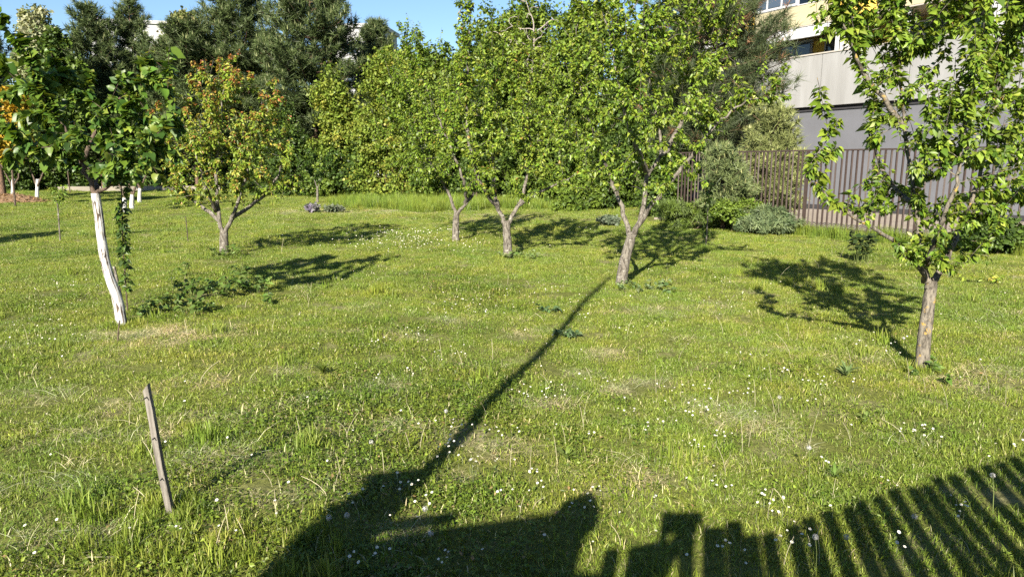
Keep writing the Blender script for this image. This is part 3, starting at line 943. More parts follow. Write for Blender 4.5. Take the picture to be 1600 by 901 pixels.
# ------------------------------------------------------------------ trees and shrubs behind the lawn
def far_tree(name, label, cat, cx, Y, top, bottom, hw, palette, n_leaf=9000, leaf=.13, lobes=9, trunk=.14, dead=False, group=None, seed=None, tpl=LEAF2, droop=.4, hollow=.55, sub=.25, column=False):
    """cx, top, bottom, hw in picture units measure the crown at distance Y; trunk stands under it"""
    n_leaf = int(n_leaf * 2.3); leaf = leaf * 1.25
    r_ = np.random.default_rng(seed if seed is not None else int(cx * 13 + Y * 7) % 99991)
    c = at(cx, (top + bottom) / 2, Y)
    zt = at(cx, top, Y)[2]; zb = max(.05, at(cx, bottom, Y)[2])
    rx = hw / FPX * Y; rz = (zt - zb) / 2; zc = (zt + zb) / 2
    root = thing(name, label, cat, (c[0], Y, 0), 0, group)
    loc = np.array([c[0], Y, 0.])
    # lobes in the crown, then clumps on the lobes, then leaves on the clumps
    q = r_.normal(0, 1, (lobes, 3)); q /= np.linalg.norm(q, axis=1)[:, None]
    q *= (.35 + .45 * r_.random((lobes, 1)))
    if column:
        q *= np.array([.85, .85, 0]); q[:, 2] = np.linspace(-.86, .72, lobes); q[:, :2] *= (1.15 - .45 * (q[:, 2:3] > .3))
    lc = np.array([c[0], Y, zc]) + q * np.array([rx, rx * .85, rz])
    lr = (.36 + .22 * r_.random(lobes))
    ncl = lobes * 26
    li = r_.integers(0, lobes, ncl)
    s = r_.normal(0, 1, (ncl, 3)); s /= np.linalg.norm(s, axis=1)[:, None]
    s *= (hollow + (1.05 - hollow) * r_.random((ncl, 1)))
    cl = lc[li] + s * lr[li][:, None] * np.array([rx, rx * .85, min(rz, rx * 1.3)])
    cl[:, 2] = np.maximum(cl[:, 2], .12)
    k = r_.integers(0, ncl, n_leaf)
    sp = sub * min(rx, rz) * (.5 + .6 * r_.random(ncl))
    pos = cl[k] + r_.normal(0, 1, (n_leaf, 3)) * sp[k][:, None] * np.array([.5, .5, .42])
    pos[:, 2] = np.maximum(pos[:, 2], .04)
    out = pos - np.array([c[0], Y, zc]); out /= np.linalg.norm(out, axis=1)[:, None] + 1e-9
    d = r_.normal(0, 1, (n_leaf, 3)) + np.array([0, 0, -droop]) + out * .3
    nrm = r_.normal(0, .6, (n_leaf, 3)) + out * .7 + np.array([0, 0, .7])
    pal = np.array([p_[0] for p_ in palette]); w = np.array([p_[1] for p_ in palette], float); w /= w.sum()
    clc = pal[r_.choice(len(pal), ncl, p=w)]; lfc = pal[r_.choice(len(pal), n_leaf, p=w)]
    col = (clc[k] * .65 + lfc * .35) * np.exp(r_.normal(0, .16, (n_leaf, 1)))
    size = leaf * np.exp(r_.normal(0, .25, n_leaf))
    V, F, C, *_ = leaf_arrays(pos - loc, d, nrm, size, col, tpl)
    cr = link('crown', mesh_np('crown', V, [F], C), M['leaf_far'], root); cr['kind'] = 'stuff'
    # trunk and limbs to the lobes
    step = max(.12, rz * .12)
    base = np.array([c[0] + r_.normal(0, .1 * rx), Y, -.1])
    nodes = resample([base, np.array([c[0], Y, zb + rz * .35])], step)
    par = [-1] + list(range(len(nodes) - 1))
    P, par = colonize(nodes, par, np.concatenate([lc, cl[::5]]), step, step * 1.2, 40, r_=r_)
    rad = np.minimum(pipe_radii(par, max(.008, trunk * .07)), trunk)
    V, F = branch_mesh(P, par, rad, big=7)
    link('trunk', mesh_np('trunk', V - loc, [F], smooth=True), M['bark_dark'], root)
    if dead:
        a = [at(cx + e[0], e[1], Y - rx * .8) for e in dead]
        nodes = resample([base * np.array([1, 1, 1]), a[0]], .3); par = [-1] + list(range(len(nodes) - 1))
        att = np.concatenate([np.array(a)] + [x + r_.normal(0, .5, (9, 3)) for x in a])
        P, par = colonize(nodes, par, att, .22, .2, 40, r_=r_)
        rad = np.minimum(pipe_radii(par, .014), .07)
        V, F = branch_mesh(P, par, rad, big=6)
        link('dead_branches', mesh_np('dead_branches', V - loc, [F], smooth=True), M['dead'], root)
    return root


def pine(name, label, cat, cx, Y, top, bottom, hw, dark, light, candle=None, tuft=.34, spacing=.26, needles=17, conic=.85, group=None, brown=0.0, seed=1, lean=0.0, nw=.042, flat=.0, fill=1.0):
    r_ = np.random.default_rng(seed)
    c = at(cx, bottom, Y)
    zt = at(cx, top, Y)[2]; zb = max(.25, c[2]); rx = hw / FPX * Y
    root = thing(name, label, cat, (c[0], Y, 0), 0, group)
    rx *= 1.22
    H = zt - zb
    tp, td, outer = [], [], []
    VV, FF, base = [], [], 0
    tr = np.array([[0, 0, -.1], [lean * .3, 0, zb + H * .4], [lean, 0, zt - .1]])
    V, F = tube_np(np.array(resample(tr, .5)), np.linspace(max(.06, H * .018), .02, len(resample(tr, .5))), 8)
    VV.append(V); FF.append(F); base += len(V)
    z = zb
    tp.append([lean, 0, zt]); td.append([0, 0, 1.]); outer.append(1.)
    whorl = max(.28, H * .055)
    while z < zt - .1:
        h = (z - zb) / H
        prof = (1 - h) ** conic * (.78 + .22 * min(1, h * 6)) if conic < 2 else (1 - h ** 2) ** .5
        Lm = rx * max(.10, prof)
        nb = max(4, int((7 + Lm * 1.3) * fill))
        for b in range(nb):
            az = r_.random() * 2 * math.pi
            L = Lm * r_.uniform(.62, 1.12)
            rise = r_.uniform(.05, .35) + .35 * h
            n = max(3, int(L / spacing) + 2)
            t = np.linspace(0, 1, n)
            ax = np.array([math.cos(az), math.sin(az), 0])
            pts = np.array([lean * h, 0, z + r_.uniform(-.3, .3) * whorl])[None] + ax[None] * (t * L)[:, None] + np.array([0, 0, 1.])[None] * ((rise * t ** 1.6 - flat * t) * L)[:, None]
            pts[:, 2] = np.maximum(pts[:, 2], .12)
            V, F = tube_np(pts, np.linspace(.012 + L * .010, .006, n), 4)
            VV.append(V); FF.append(F + base); base += len(V)
            side = np.array([-ax[1], ax[0], 0])
            for j in range(1, n):
                if t[j] < .28 and L > 1: continue
                for s in range(4 if j < n - 1 else 3):
                    wd = (1 - t[j]) * L * .45 + .12
                    o = side * r_.uniform(-1, 1) * wd + np.array([0, 0, r_.uniform(-.05, .22) * (1 + wd)]) + ax * r_.uniform(-.15, .15)
                    tp.append(pts[j] + o)
                    td.append(ax * .55 + side * np.sign(o @ side) * .25 + np.array([0, 0, .55 + .7 * r_.random()]))
                    outer.append(t[j])
        z += whorl * r_.uniform(.8, 1.2)
    tp = np.array(tp); td = np.array(td); outer = np.array(outer)
    tp[:, 2] = np.maximum(tp[:, 2], .10)
    td /= np.linalg.norm(td, axis=1)[:, None]
    link('trunk', mesh_np('trunk', np.concatenate(VV), [np.concatenate(FF)], smooth=True), M['bark_pine'], root)
    n = len(tp)
    # needles: thin blades fanned round each shoot
    p = np.repeat(tp, needles, 0); ax = np.repeat(td, needles, 0); m = len(p)
    rd = r_.normal(0, 1, (m, 3)); rd /= np.linalg.norm(rd, axis=1)[:, None]
    d = ax * r_.uniform(.15, 1.0, (m, 1)) + rd * .8
    d /= np.linalg.norm(d, axis=1)[:, None]
    L = tuft * np.exp(r_.normal(0, .18, m)) * np.repeat(np.exp(r_.normal(0, .15, n)), needles)
    w = np.cross(d, r_.normal(0, 1, (m, 3))); w /= np.linalg.norm(w, axis=1)[:, None]
    b0 = p + ax * (r_.random((m, 1)) - .5) * tuft * .7
    V = np.stack([b0 - w * nw * .5, b0 + w * nw * .5, b0 + d * L[:, None]], 1).reshape(-1, 3)
    F = np.arange(len(V)).reshape(-1, 3)
    da, li = np.array(dark), np.array(light)
    mixf = np.clip(np.repeat(r_.random(n) * .7 + .3 * outer, needles) + r_.normal(0, .15, m), 0, 1)[:, None]
    col = da * (1 - mixf) + li * mixf
    if brown:
        k = np.repeat(r_.random(n) < brown, needles)
        col[k] = np.array([.22, .12, .07]) * np.exp(r_.normal(0, .2, (int(k.sum()), 1)))
    col = np.repeat(np.clip(col * np.exp(r_.normal(0, .12, (m, 1))), 0, 1), 3, 0)
    VS, FS, CS = [V], [F], [col]
    if candle is not None:
        k = np.where((outer > .45) & (r_.random(n) < .5))[0]
        kk = np.repeat(k, 2); m2 = len(kk)
        up = np.array([0, 0, 1.]) + td[kk] * .3 + r_.normal(0, .12, (m2, 3)); up /= np.linalg.norm(up, axis=1)[:, None]
        w = np.cross(up, r_.normal(0, 1, (m2, 3))); w /= np.linalg.norm(w, axis=1)[:, None]
        b0 = tp[kk] + up * tuft * .25 + r_.normal(0, .05 * tuft, (m2, 3))
        L2 = tuft * r_.uniform(.5, .95, m2)
        q = np.stack([b0 - w * nw * .5, b0 + w * nw * .5, b0 + up * L2[:, None]], 1).reshape(-1, 3)
        VS.append(q); FS.append(np.arange(len(q)).reshape(-1, 3) + len(V)); CS.append(np.repeat(np.array(candle)[None] * np.exp(r_.normal(0, .15, (m2, 1))), 3, 0))
    cr = link('crown', mesh_np('crown', np.concatenate(VS), [np.concatenate(FS)], np.concatenate(CS)), M['needle'], root)
    cr['kind'] = 'stuff'
    return root


PD, PL, PC = (.022, .036, .014), (.075, .106, .034), (.20, .22, .10)
pine('spruce_tree', 'very dark spruce cut by the left edge of the picture', 'tree', -4, 33, -70, 235, 42, (.010, .020, .010), (.028, .048, .020), None, tuft=.30, spacing=.24, needles=13, conic=.8, seed=11, flat=.25)
pine('pine_tree', 'leftmost pine with a bushy pointed top, right of the pale flowering tree', 'tree', 158, 44, 6, 240, 62, PD, PL, PC, seed=21, conic=.62)
pine('pine_tree', 'pine with the slim upright tip, second from the left', 'tree', 222, 46, 2, 240, 56, PD, PL, PC, seed=22, conic=.66)
pine('pine_tree', 'low broad pine between the slim-tipped pine and the two tallest', 'tree', 305, 43, 44, 240, 66, PD, PL, PC, seed=23, conic=2)
pine('pine_tree', 'tall pine left of the tallest rounded one', 'tree', 386, 44, -14, 225, 62, PD, PL, PC, seed=24, conic=2)
pine('pine_tree', 'tallest rounded pine, left of the white block in the gap', 'tree', 494, 41, -18, 215, 70, PD, PL, PC, seed=25, conic=2)
pine('pine_tree', 'small pine right of the tallest rounded one', 'tree', 592, 46, 34, 200, 44, PD, PL, PC, seed=26, conic=.60)
pine('pine_tree', 'big dark pine with brown tufts behind the middle fruit tree, beside the building', 'tree', 1108, 22.5, -120, 240, 100, (.020, .032, .016), (.070, .092, .036), None, tuft=.28, spacing=.20, needles=22, conic=.40, seed=27, brown=.045, nw=.017)
pine('pine_tree', 'yellowish young pine behind the bar fence', 'tree', 1196, 19.6, 172, 350, 44, (.08, .10, .035), (.19, .215, .075), (.31, .31, .14), tuft=.17, spacing=.13, needles=20, conic=2, seed=28, nw=.022)
pine('dwarf_pine', 'rounded blue-green dwarf pine in front of the bar fence', 'shrub', 1130, 17.1, 234, 340, 38, (.05, .075, .034), (.14, .175, .065), (.27, .27, .12), tuft=.15, spacing=.115, needles=19, conic=2, seed=29, nw=.02)

FG1, FG2, FG3, FG4 = (.088, .138, .019), (.132, .190, .026), (.046, .082, .014), (.175, .212, .032)
PALF = [(FG1, 4), (FG2, 3), (FG3, 3), (FG4, 1)]
PALY = [(FG2, 4), (FG4, 4), (FG1, 2), (GY, 1)]
PALD = [(FG3, 5), (FG1, 2), ((.03, .055, .014), 3)]
far_tree('flowering_tree', 'pale whitish flowering tree beside the dark spruce at top left', 'tree', 62, 60, 6, 160, 38, [((.33, .33, .22), 4), ((.17, .20, .08), 3), ((.08, .12, .04), 2)], 7000, .22, 10, seed=3)
far_tree('broadleaf_tree', 'green tree under the pale flowering tree, left of the pines', 'tree', 92, 40, 52, 230, 40, PALD + [(FG1, 3)], 7000, .16, 10)
far_tree('broadleaf_tree', 'light green tree top showing between the pines', 'tree', 300, 62, 6, 130, 44, [((.15, .17, .06), 4), (FG1, 3), ((.22, .17, .08), 2)], 7000, .2, 10)
far_tree('yellow_shrub', 'yellow flowering shrub at the left edge behind the large leaves', 'shrub', 12, 27, 142, 262, 44, [((.36, .22, .02), 5), ((.28, .21, .03), 3), (FG2, 3)], 5200, .11, 9)
far_tree('broadleaf_tree', 'tall tree whose top shows against the sky right of the white block', 'tree', 705, 38, -18, 270, 66, PALF, 11000, .14, 12)
far_tree('broadleaf_tree', 'yellow-green tree between the small pine and the sky gap', 'tree', 645, 36, 48, 280, 52, PALY, 9000, .13, 11)
far_tree('broadleaf_tree', 'tall tree with bare dead branches behind the centre fruit tree', 'tree', 815, 35, -30, 280, 85, PALF, 13000, .13, 14,
         dead=[(20, 55), (35, 80), (5, 90), (45, 40), (-15, 65), (30, 110), (10, 30)])
far_tree('broadleaf_tree', 'tall light green tree behind the left half of the middle fruit tree', 'tree', 930, 33, -50, 300, 85, PALF, 13000, .13, 14)
far_tree('broadleaf_tree', 'dark green tree behind the middle fruit tree, left of the big pine', 'tree', 1035, 30, -60, 310, 75, PALD, 11000, .12, 12)
# the shrubbery that closes the lawn
SH = [(440, 37, 170, 300, 52, PALD, 'dark shrub just right of the red-tipped tree', 6000, .11),
      (535, 35, 120, 302, 55, PALY, 'yellow-green shrub behind the small round-headed young tree', 8000, .105),
      (600, 32, 95, 306, 60, PALY + [(FG1, 2)], 'tall bright shrub with low dark stems beyond the tall grass', 9500, .10),
      (668, 31, 130, 303, 46, PALF, 'green shrub behind the slender fruit tree with the sawn limb', 8000, .10),
      (745, 29.5, 150, 306, 55, PALD + [(FG1, 3)], 'shady shrub behind the centre fruit tree', 8000, .10),
      (845, 27.5, 165, 318, 52, PALF, 'leafy shrub right of the centre fruit tree', 8000, .10),
      (905, 24.5, 225, 334, 42, [(FG1, 3), (FG2, 3), (FG3, 2)], 'low bright shrub left of the middle tree trunk', 7000, .085),
      (955, 25.5, 215, 330, 48, PALD + [(FG1, 3)], 'shrub right behind the middle tree trunk', 7000, .09),
      (1040, 22, 235, 335, 46, PALD + [(FG1, 2)], 'dark shrub against the far end of the bar fence', 6500, .085),
      (395, 44, 215, 294, 40, PALD, 'dark hedge shrub behind the red-tipped tree, right of the low wall', 4000, .14),
      (320, 45, 205, 294, 46, PALD, 'dark hedge shrub above the right end of the low wall', 4500, .14),
      (240, 45, 205, 294, 46, PALD, 'dark hedge shrub above the middle of the low wall', 4500, .14),
      (160, 45, 200, 294, 46, PALD, 'dark hedge shrub above the left half of the low wall', 4500, .14),
      (85, 44, 200, 296, 46, PALD, 'dark hedge shrub behind the white trunks', 4500, .14),
      (10, 42, 215, 300, 46, PALD + [(FG1, 2)], 'dark hedge shrub behind the wood-chip heap', 4500, .13)]
for cx_, Y_, t_, b_2, hw_, pal_, lab_, n_, s_ in SH:
    far_tree('shrub', lab_, 'shrub', cx_, Y_, t_, b_2, hw_, pal_, n_, s_, 12, trunk=.06, hollow=.4, column=True)
for k, cx_ in enumerate(range(-10, 470, 68)):
    far_tree('evergreen_shrub', ('dark evergreen shrub under the spruce at the left edge', 'dark evergreen shrub under the pale flowering tree', 'dark evergreen shrub under the leftmost pine',
                                 'dark evergreen shrub under the slim-tipped pine', 'dark evergreen shrub under the low broad pine', 'dark evergreen shrub right above the red-tipped tree',
                                 'dark evergreen shrub under the tall pine beside the tallest', 'dark evergreen shrub under the tallest rounded pine')[k], 'shrub', cx_, 49 + (k % 3), 120 + 18 * (k % 2), 297, 62, PALD, 4800, .19, 12, trunk=.06, hollow=.4,
             group='dark shrubs under the pines', column=True)
for k, cx_ in enumerate(range(455, 1010, 62)):
    far_tree('undergrowth_shrub', ('low leafy undergrowth left of the small round-headed young tree', 'low leafy undergrowth right behind the small round-headed young tree', 'low dark undergrowth left of the tall grass strip',
                                   'low leafy undergrowth behind the left end of the tall grass', 'low leafy undergrowth behind the slender fruit tree trunk', 'low dark undergrowth behind the centre tree, left of its trunk',
                                   'low leafy undergrowth just right of the centre tree trunk', 'low leafy undergrowth between centre tree and middle tree', 'low dark undergrowth just left of the middle tree trunk')[k], 'shrub', cx_, 35.5 - (cx_ - 455) / 555 * 8, 205 + 14 * (k % 2), 300 + (cx_ - 455) / 555 * 26, 46, (PALD, PALF, PALD)[k % 3], 4200, .115, 10, trunk=.05, hollow=.4,
             group='undergrowth at the back of the lawn', column=True)
# low shrubs at the foot of the fence
far_tree('juniper_shrub', 'blue-green spreading juniper by the end of the shrub bed at the bar fence', 'shrub', 1195, 16.2, 322, 368, 52, [((.11, .15, .075), 4), ((.07, .11, .05), 3), ((.19, .24, .11), 3)], 6500, .085, 11, trunk=.03, hollow=.4, tpl=NARROW)
far_tree('low_shrub', 'bright green low leafy shrub between juniper and sapling', 'shrub', 1148, 16.8, 303, 366, 40, [(FG2, 3), (FG1, 5), (FG3, 1)], 5000, .05, 10, trunk=.03, hollow=.4)
far_tree('juniper_shrub', 'low juniper mound left of the thin sapling', 'shrub', 1068, 17.4, 312, 362, 50, [(FG1, 3), ((.11, .155, .05), 4), (FG2, 2)], 6500, .085, 11, trunk=.03, hollow=.4, tpl=NARROW)
far_tree('juniper_shrub', 'small blue-grey juniper right of the middle tree trunk', 'shrub', 950, 18.4, 336, 360, 22, [((.12, .15, .10), 4), ((.07, .10, .06), 3)], 2200, .05, 6, trunk=.02, hollow=.4)
far_tree('low_shrub', 'dark clipped shrub against the bar fence behind the right tree', 'shrub', 1560, 12.5, 345, 398, 60, PALD, 5000, .055, 9, trunk=.02, hollow=.4)
far_tree('lavender_clump', 'purple-grey lavender clump under the small round-headed young tree', 'shrub', 489, 23.5, 318, 336, 12, [((.20, .17, .26), 4), ((.13, .15, .10), 3)], 1200, .07, 5, trunk=.015, hollow=.3)
far_tree('lavender_clump', 'grey-green lavender clump right of the purple one', 'shrub', 523, 23.5, 320, 335, 15, [((.14, .16, .12), 4), ((.10, .13, .07), 3)], 1200, .07, 5, trunk=.015, hollow=.3)

# heap of wood chips under the leftmost white trunk
def heap():
    p = gp(12, 316)
    root = thing('wood_chip_heap', 'orange-brown heap of wood chips at the far left', 'heap', (p[0], p[1], 0))
    n = 26; V = []; F = []
    for i in range(n):
        for j in range(n):
            x = (i / (n - 1) - .5) * 3.0; y = (j / (n - 1) - .5) * 2.4
            r = math.hypot(x / 1.5, y / 1.2)
            V.append((x, y, max(-.05, .34 * (1 - r ** 2) + rng.normal(0, .02))))
    for i in range(n - 1):
        for j in range(n - 1):
            F.append((i * n + j, i * n + n + j, i * n + n + j + 1, i * n + j + 1))
    me = bpy.data.meshes.new('mound'); me.from_pydata(V, [], F)
    link('mound', me, M['mulch'], root)
    k = 900
    a = rng.random(k) * 6.28; r = np.sqrt(rng.random(k)) * 1.1
    pos = np.stack([np.cos(a) * r * 1.5, np.sin(a) * r * 1.2, np.maximum(.0, .34 * (1 - r ** 2)) + .01], 1)
    d = rng.normal(0, 1, (k, 3)) * np.array([1, 1, .3]); nr = rng.normal(0, .5, (k, 3)) + np.array([0, 0, 1])
    V, F, C, *_ = leaf_arrays(pos, d, nr, rng.uniform(.06, .14, k), pick_col(k, [((.24, .15, .08), 3), ((.16, .10, .055), 2), ((.30, .22, .13), 1)]), LEAF2)
    o = link('chips', mesh_np('chips', V, [F], C), M['leaf_far'], root); o['kind'] = 'stuff'


heap()

# ------------------------------------------------------------------ stakes
def wooden_stake():
    b = on_lawn(267, 808)
    top = at(228, 604, b[1] - .05)
    root = thing('wooden_stake', 'weathered grey wooden stake leaning in the left foreground grass', 'stake', b)
    d = Vector(top - b); L = d.length
    q = d.to_track_quat('Z', 'Y').to_matrix().to_4x4() @ Matrix.Rotation(R(20), 4, 'Z')
    bm = bmesh.new()
    rings = 14
    vs = []
    for i in range(rings + 1):
        t = i / rings
        w = .034 * (1 - .18 * t) * (1 + random.uniform(-.07, .07)); th = .024 * (1 - .15 * t)
        if i == 0: w *= .5; th *= .5
        z = -.12 + t * (L + .12)
        ring = []
        for dx, dy in ((-.5, -.42), (-.42, -.5), (.42, -.5), (.5, -.42), (.5, .42), (.42, .5), (-.42, .5), (-.5, .42)):
            zz = z + (dx * .03 + random.uniform(-.004, .004) if i == rings else 0)
            ring.append(bm.verts.new(q @ Vector((dx * w + .0015 * math.sin(t * 9), dy * th + .001 * math.sin(t * 7 + 1), zz))))
        vs.append(ring)
    for a, c in zip(vs[:-1], vs[1:]):
        for k in range(8):
            bm.faces.new((a[k], a[(k + 1) % 8], c[(k + 1) % 8], c[k]))
    bm.faces.new(vs[-1]); bm.faces.new(list(reversed(vs[0])))
    me = bpy.data.meshes.new('shaft'); bm.to_mesh(me); bm.free()
    link('shaft', me, M['stake'], root)
    nail = MB().tube([(0, 0, 0), (0, -.02, 0)], [.003, .003], 6).mesh('nail'); nail.materials.append(M['dark_gap'])
    for t in (.93, .62, .30):
        o = link('nail', nail, None, root); o.location = q @ Vector((.004, -.012, L * t))


wooden_stake()


def thin_rod(label, base, top, r, mat, name='support_stick'):
    b = on_lawn(*base)
    t = at(top[0], top[1], b[1])
    root = thing(name, label, 'stick', b)
    pl = resample([np.array([0, 0, -.08]), (t - b) * .5 + rng.normal(0, .006, 3), t - b], .08)
    pl = np.array(pl)
    V, F = tube_np(pl, np.linspace(r, r * .75, len(pl)), 6)
    link('shaft', mesh_np('shaft', V, [F]), M[mat], root)


thin_rod('brown slanted support stick leaning between white trunk and sapling', (193, 478), (178, 416), .022, 'bark')
thin_rod('thin rusty rod standing alone left of the red-tipped tree', (294, 377), (290, 338), .011, 'rust')
thin_rod('short dark twig stuck in the dry soil below the white trunk', (182, 534), (187, 500), .008, 'bark_dark')

# ------------------------------------------------------------------ broad-leaved weeds
def weed(name, label, px, py, rad, n, leaf, palette, height, group=None, cat='weed', tpl=LEAF6):
    b = on_lawn(px, py)
    root = thing(name, label, cat, b, 0, group)
    nst = max(3, n // 9)
    a = rng.random(nst) * 6.28; r = np.sqrt(rng.random(nst)) * rad
    mb = MB(); pos = []; dirs = []
    for i in range(nst):
        p0 = np.array([math.cos(a[i]) * r[i] * .6, math.sin(a[i]) * r[i] * .6, -.02])
        p1 = np.array([math.cos(a[i]) * r[i] * 1.2, math.sin(a[i]) * r[i] * 1.2, height * rng.uniform(.5, 1.1)])
        mid = (p0 + p1) / 2 + np.array([0, 0, height * .15])
        mb.tube([p0, mid, p1], [.004, .003, .002], 3, cap=False)
        for k in range(max(2, n // nst)):
            t = rng.uniform(.25, 1.0)
            q = p0 + (p1 - p0) * t + np.array([0, 0, height * .15 * math.sin(t * 3)])
            aa = rng.random() * 6.28
            pos.append(q); dirs.append([math.cos(aa), math.sin(aa), rng.uniform(-.5, .35)])
    pos = np.array(pos); dirs = np.array(dirs); m = len(pos)
    V, F, C, *_ = leaf_arrays(pos, dirs, rng.normal(0, .4, (m, 3)) + np.array([-.1, -.4, 1.]), leaf * np.exp(rng.normal(0, .25, m)), pick_col(m, palette), tpl)
    o = link('foliage', mesh_np('foliage', V, [F], C), M['leaf'], root); o['kind'] = 'stuff'
    link('stems', mb.mesh('stems'), M['leaf_stem'], root)['kind'] = 'stuff'


M['leaf_stem'] = mat_simple('green_stem', (.13, .17, .05), (.10, .13, .04), 12, .6)
WP = [((.065, .115, .022), 4), ((.10, .155, .030), 3), ((.14, .19, .05), 1.5)]
for px, py, rd, n, h, lab in [(300, 462, .22, 90, .22, 'leafy weed clump in the middle of the bramble patch by the white trunk'), (355, 462, .26, 140, .26, 'large leafy weed clump of the patch right of the white trunk'),
                              (400, 455, .24, 120, .24, 'right end clump of the leafy weed patch'), (270, 478, .16, 60, .16, 'small weed clump on the left of the leafy patch'),
                              (300, 490, .20, 90, .18, 'front clump of the leafy weed patch'), (240, 488, .13, 46, .14, 'low weed clump near the foot of the white trunk'),
                              (290, 432, .10, 30, .22, 'tall thin weed behind the leafy patch'), (215, 492, .10, 40, .14, 'dark weed tuft touching the white trunk'),
                              (375, 432, .16, 50, .20, 'back clump of the leafy weed patch'), (428, 470, .12, 40, .14, 'last small weed right of the leafy patch')]:
    weed('weed_clump', lab, px, py, rd, n, .062, WP, h)
weed('weed_clump', 'leafy weeds around the foot of the red-tipped tree', 352, 402, .28, 110, .06, WP, .20)
weed('weed_clump', 'weeds beside the foot of the centre tree', 808, 402, .30, 90, .06, [((.10, .15, .04), 3), ((.16, .20, .08), 2)], .16)
weed('weed_clump', 'blue-green weeds spread around the foot of the middle tree', 1010, 452, .45, 150, .05, [((.09, .14, .05), 3), ((.14, .19, .08), 2)], .10)
weed('weed_clump', 'blue-green leaf clump beside the pole shadow, nearer one', 885, 520, .12, 50, .05, [((.07, .12, .05), 3), ((.10, .16, .07), 2)], .08)
weed('weed_clump', 'blue-green leaf clump beside the pole shadow, farther one', 860, 486, .12, 50, .05, [((.07, .12, .05), 3), ((.10, .16, .07), 2)], .08)
weed('weed_clump', 'dark spiky tall tuft in the shade by the right tree', 1348, 408, .22, 130, .10, [((.03, .05, .015), 3), ((.06, .09, .025), 2)], .55, tpl=LEAF2)
weed('weed_clump', 'yellow-green leafy shoot lying right of the near tree', 1535, 440, .30, 60, .05, [(GY, 2), (G4, 3), (G2, 3)], .12)
def rosette(label, px, py, n, L, palette, rise=.5):
    b = on_lawn(px, py)
    root = thing('weed_rosette', label, 'weed', b)
    ms = []
    for k in range(4):
        T, F = LANCE
        T = T.copy(); T[:, 2] += .25 * T[:, 1] * (1.2 - T[:, 1]) * (k + 1) * .6; T[:, 0] *= .75 + .4 * (k % 2)
        me = mesh_np('leaf', T, [F], pick_col(1, palette).repeat(len(T), 0)); me.materials.append(M['leaf'])
        ms.append(me)
    for k in range(n):
        o = bpy.data.objects.new('leaf', ms[k % 4]); COL.objects.link(o); o.parent = root
        o.rotation_euler = (rng.uniform(.15, rise + .2), 0, k * 2.4 + rng.normal(0, .2)); o.scale = (L * rng.uniform(.7, 1.2),) * 3


rosette('grey-green thistle rosette near the foot of the right tree', 1322, 590, 18, .12, [((.13, .19, .07), 3), ((.17, .23, .09), 2)], .7)
rosette('dark long-leaved dock plant in the sunlit lawn right of the pole shadow', 885, 715, 22, .085, [((.11, .165, .03), 3), ((.14, .19, .04), 2)], .7)
rosette('jagged green thistle rosette left of the fence shadow', 1305, 738, 20, .085, [((.13, .20, .04), 3), ((.16, .23, .05), 2)], .6)
rosette('long-leaved green tuft in the lawn left of centre', 505, 582, 26, .11, [((.09, .14, .022), 3), ((.12, .17, .03), 2)], .9)
rosette('small pale rosette below the right tree', 1352, 655, 10, .09, [((.17, .22, .06), 1)], .7)
weed('weed_clump', 'broad-leaved weeds growing at the foot of the right tree', 1455, 590, .22, 60, .05, WP, .10)

# ------------------------------------------------------------------ grass: clumps strewn over the lawn
def blade_arrays(n, spread, h0, h1, w0, w1, palette, lean=.45, dark_base=True, seed=0, flat=0.0):
    r_ = np.random.default_rng(seed)
    a = r_.random(n) * 6.28; r = np.sqrt(r_.random(n)) * spread
    b = np.stack([np.cos(a) * r, np.sin(a) * r, np.full(n, -.012)], 1)
    h = r_.uniform(h0, h1, n); w = r_.uniform(w0, w1, n)
    la = r_.random(n) * 6.28; ln = np.abs(r_.normal(0, lean, n)) + flat
    L = np.stack([np.cos(la), np.sin(la), np.zeros(n)], 1)
    sa = r_.random(n) * 6.28
    S = np.stack([np.cos(sa), np.sin(sa), np.zeros(n)], 1)
    up = np.array([0, 0, 1.])
    m = b + up * (h * .55 * (1 - .4 * np.minimum(1, flat)))[:, None] + L * (h * ln * .35)[:, None]
    t = b + up * (h * (1 - .25 * np.minimum(ln, 1.2) - .3 * flat))[:, None] + L * (h * ln)[:, None]
    V = np.stack([b - S * w[:, None] * .5, b + S * w[:, None] * .5, m - S * w[:, None] * .45, m + S * w[:, None] * .45, t], 1).reshape(-1, 3)
    i = np.arange(n)[:, None] * 5
    Q = i + np.array([[0, 1, 3, 2]]); T = i + np.array([[2, 3, 4]])
    pal = np.array([p_[0] for p_ in palette]); pw = np.array([p_[1] for p_ in palette], float); pw /= pw.sum()
    c = pal[r_.choice(len(pal), n, p=pw)] * np.exp(r_.normal(0, .18, (n, 1)))
    return V, Q, T, np.repeat(c, 5, 0)


CL = bpy.data.collections.new('grass_clumps')     # only a source for the geometry nodes


def clump(name, parts):
    VV, QQ, TT, CC, b = [], [], [], [], 0
    for V, Q, T, C in parts:
        VV.append(V); CC.append(C); b0 = b; b += len(V)
        if len(Q): QQ.append(Q + b0)
        if len(T): TT.append(T + b0)
    pol = []
    if QQ: pol.append(np.concatenate(QQ))
    if TT: pol.append(np.concatenate(TT))
    me = mesh_np(name, np.concatenate(VV), pol, np.concatenate(CC))
    me.materials.append(M['grass'])
    o = bpy.data.objects.new(name, me); CL.objects.link(o)
    return o


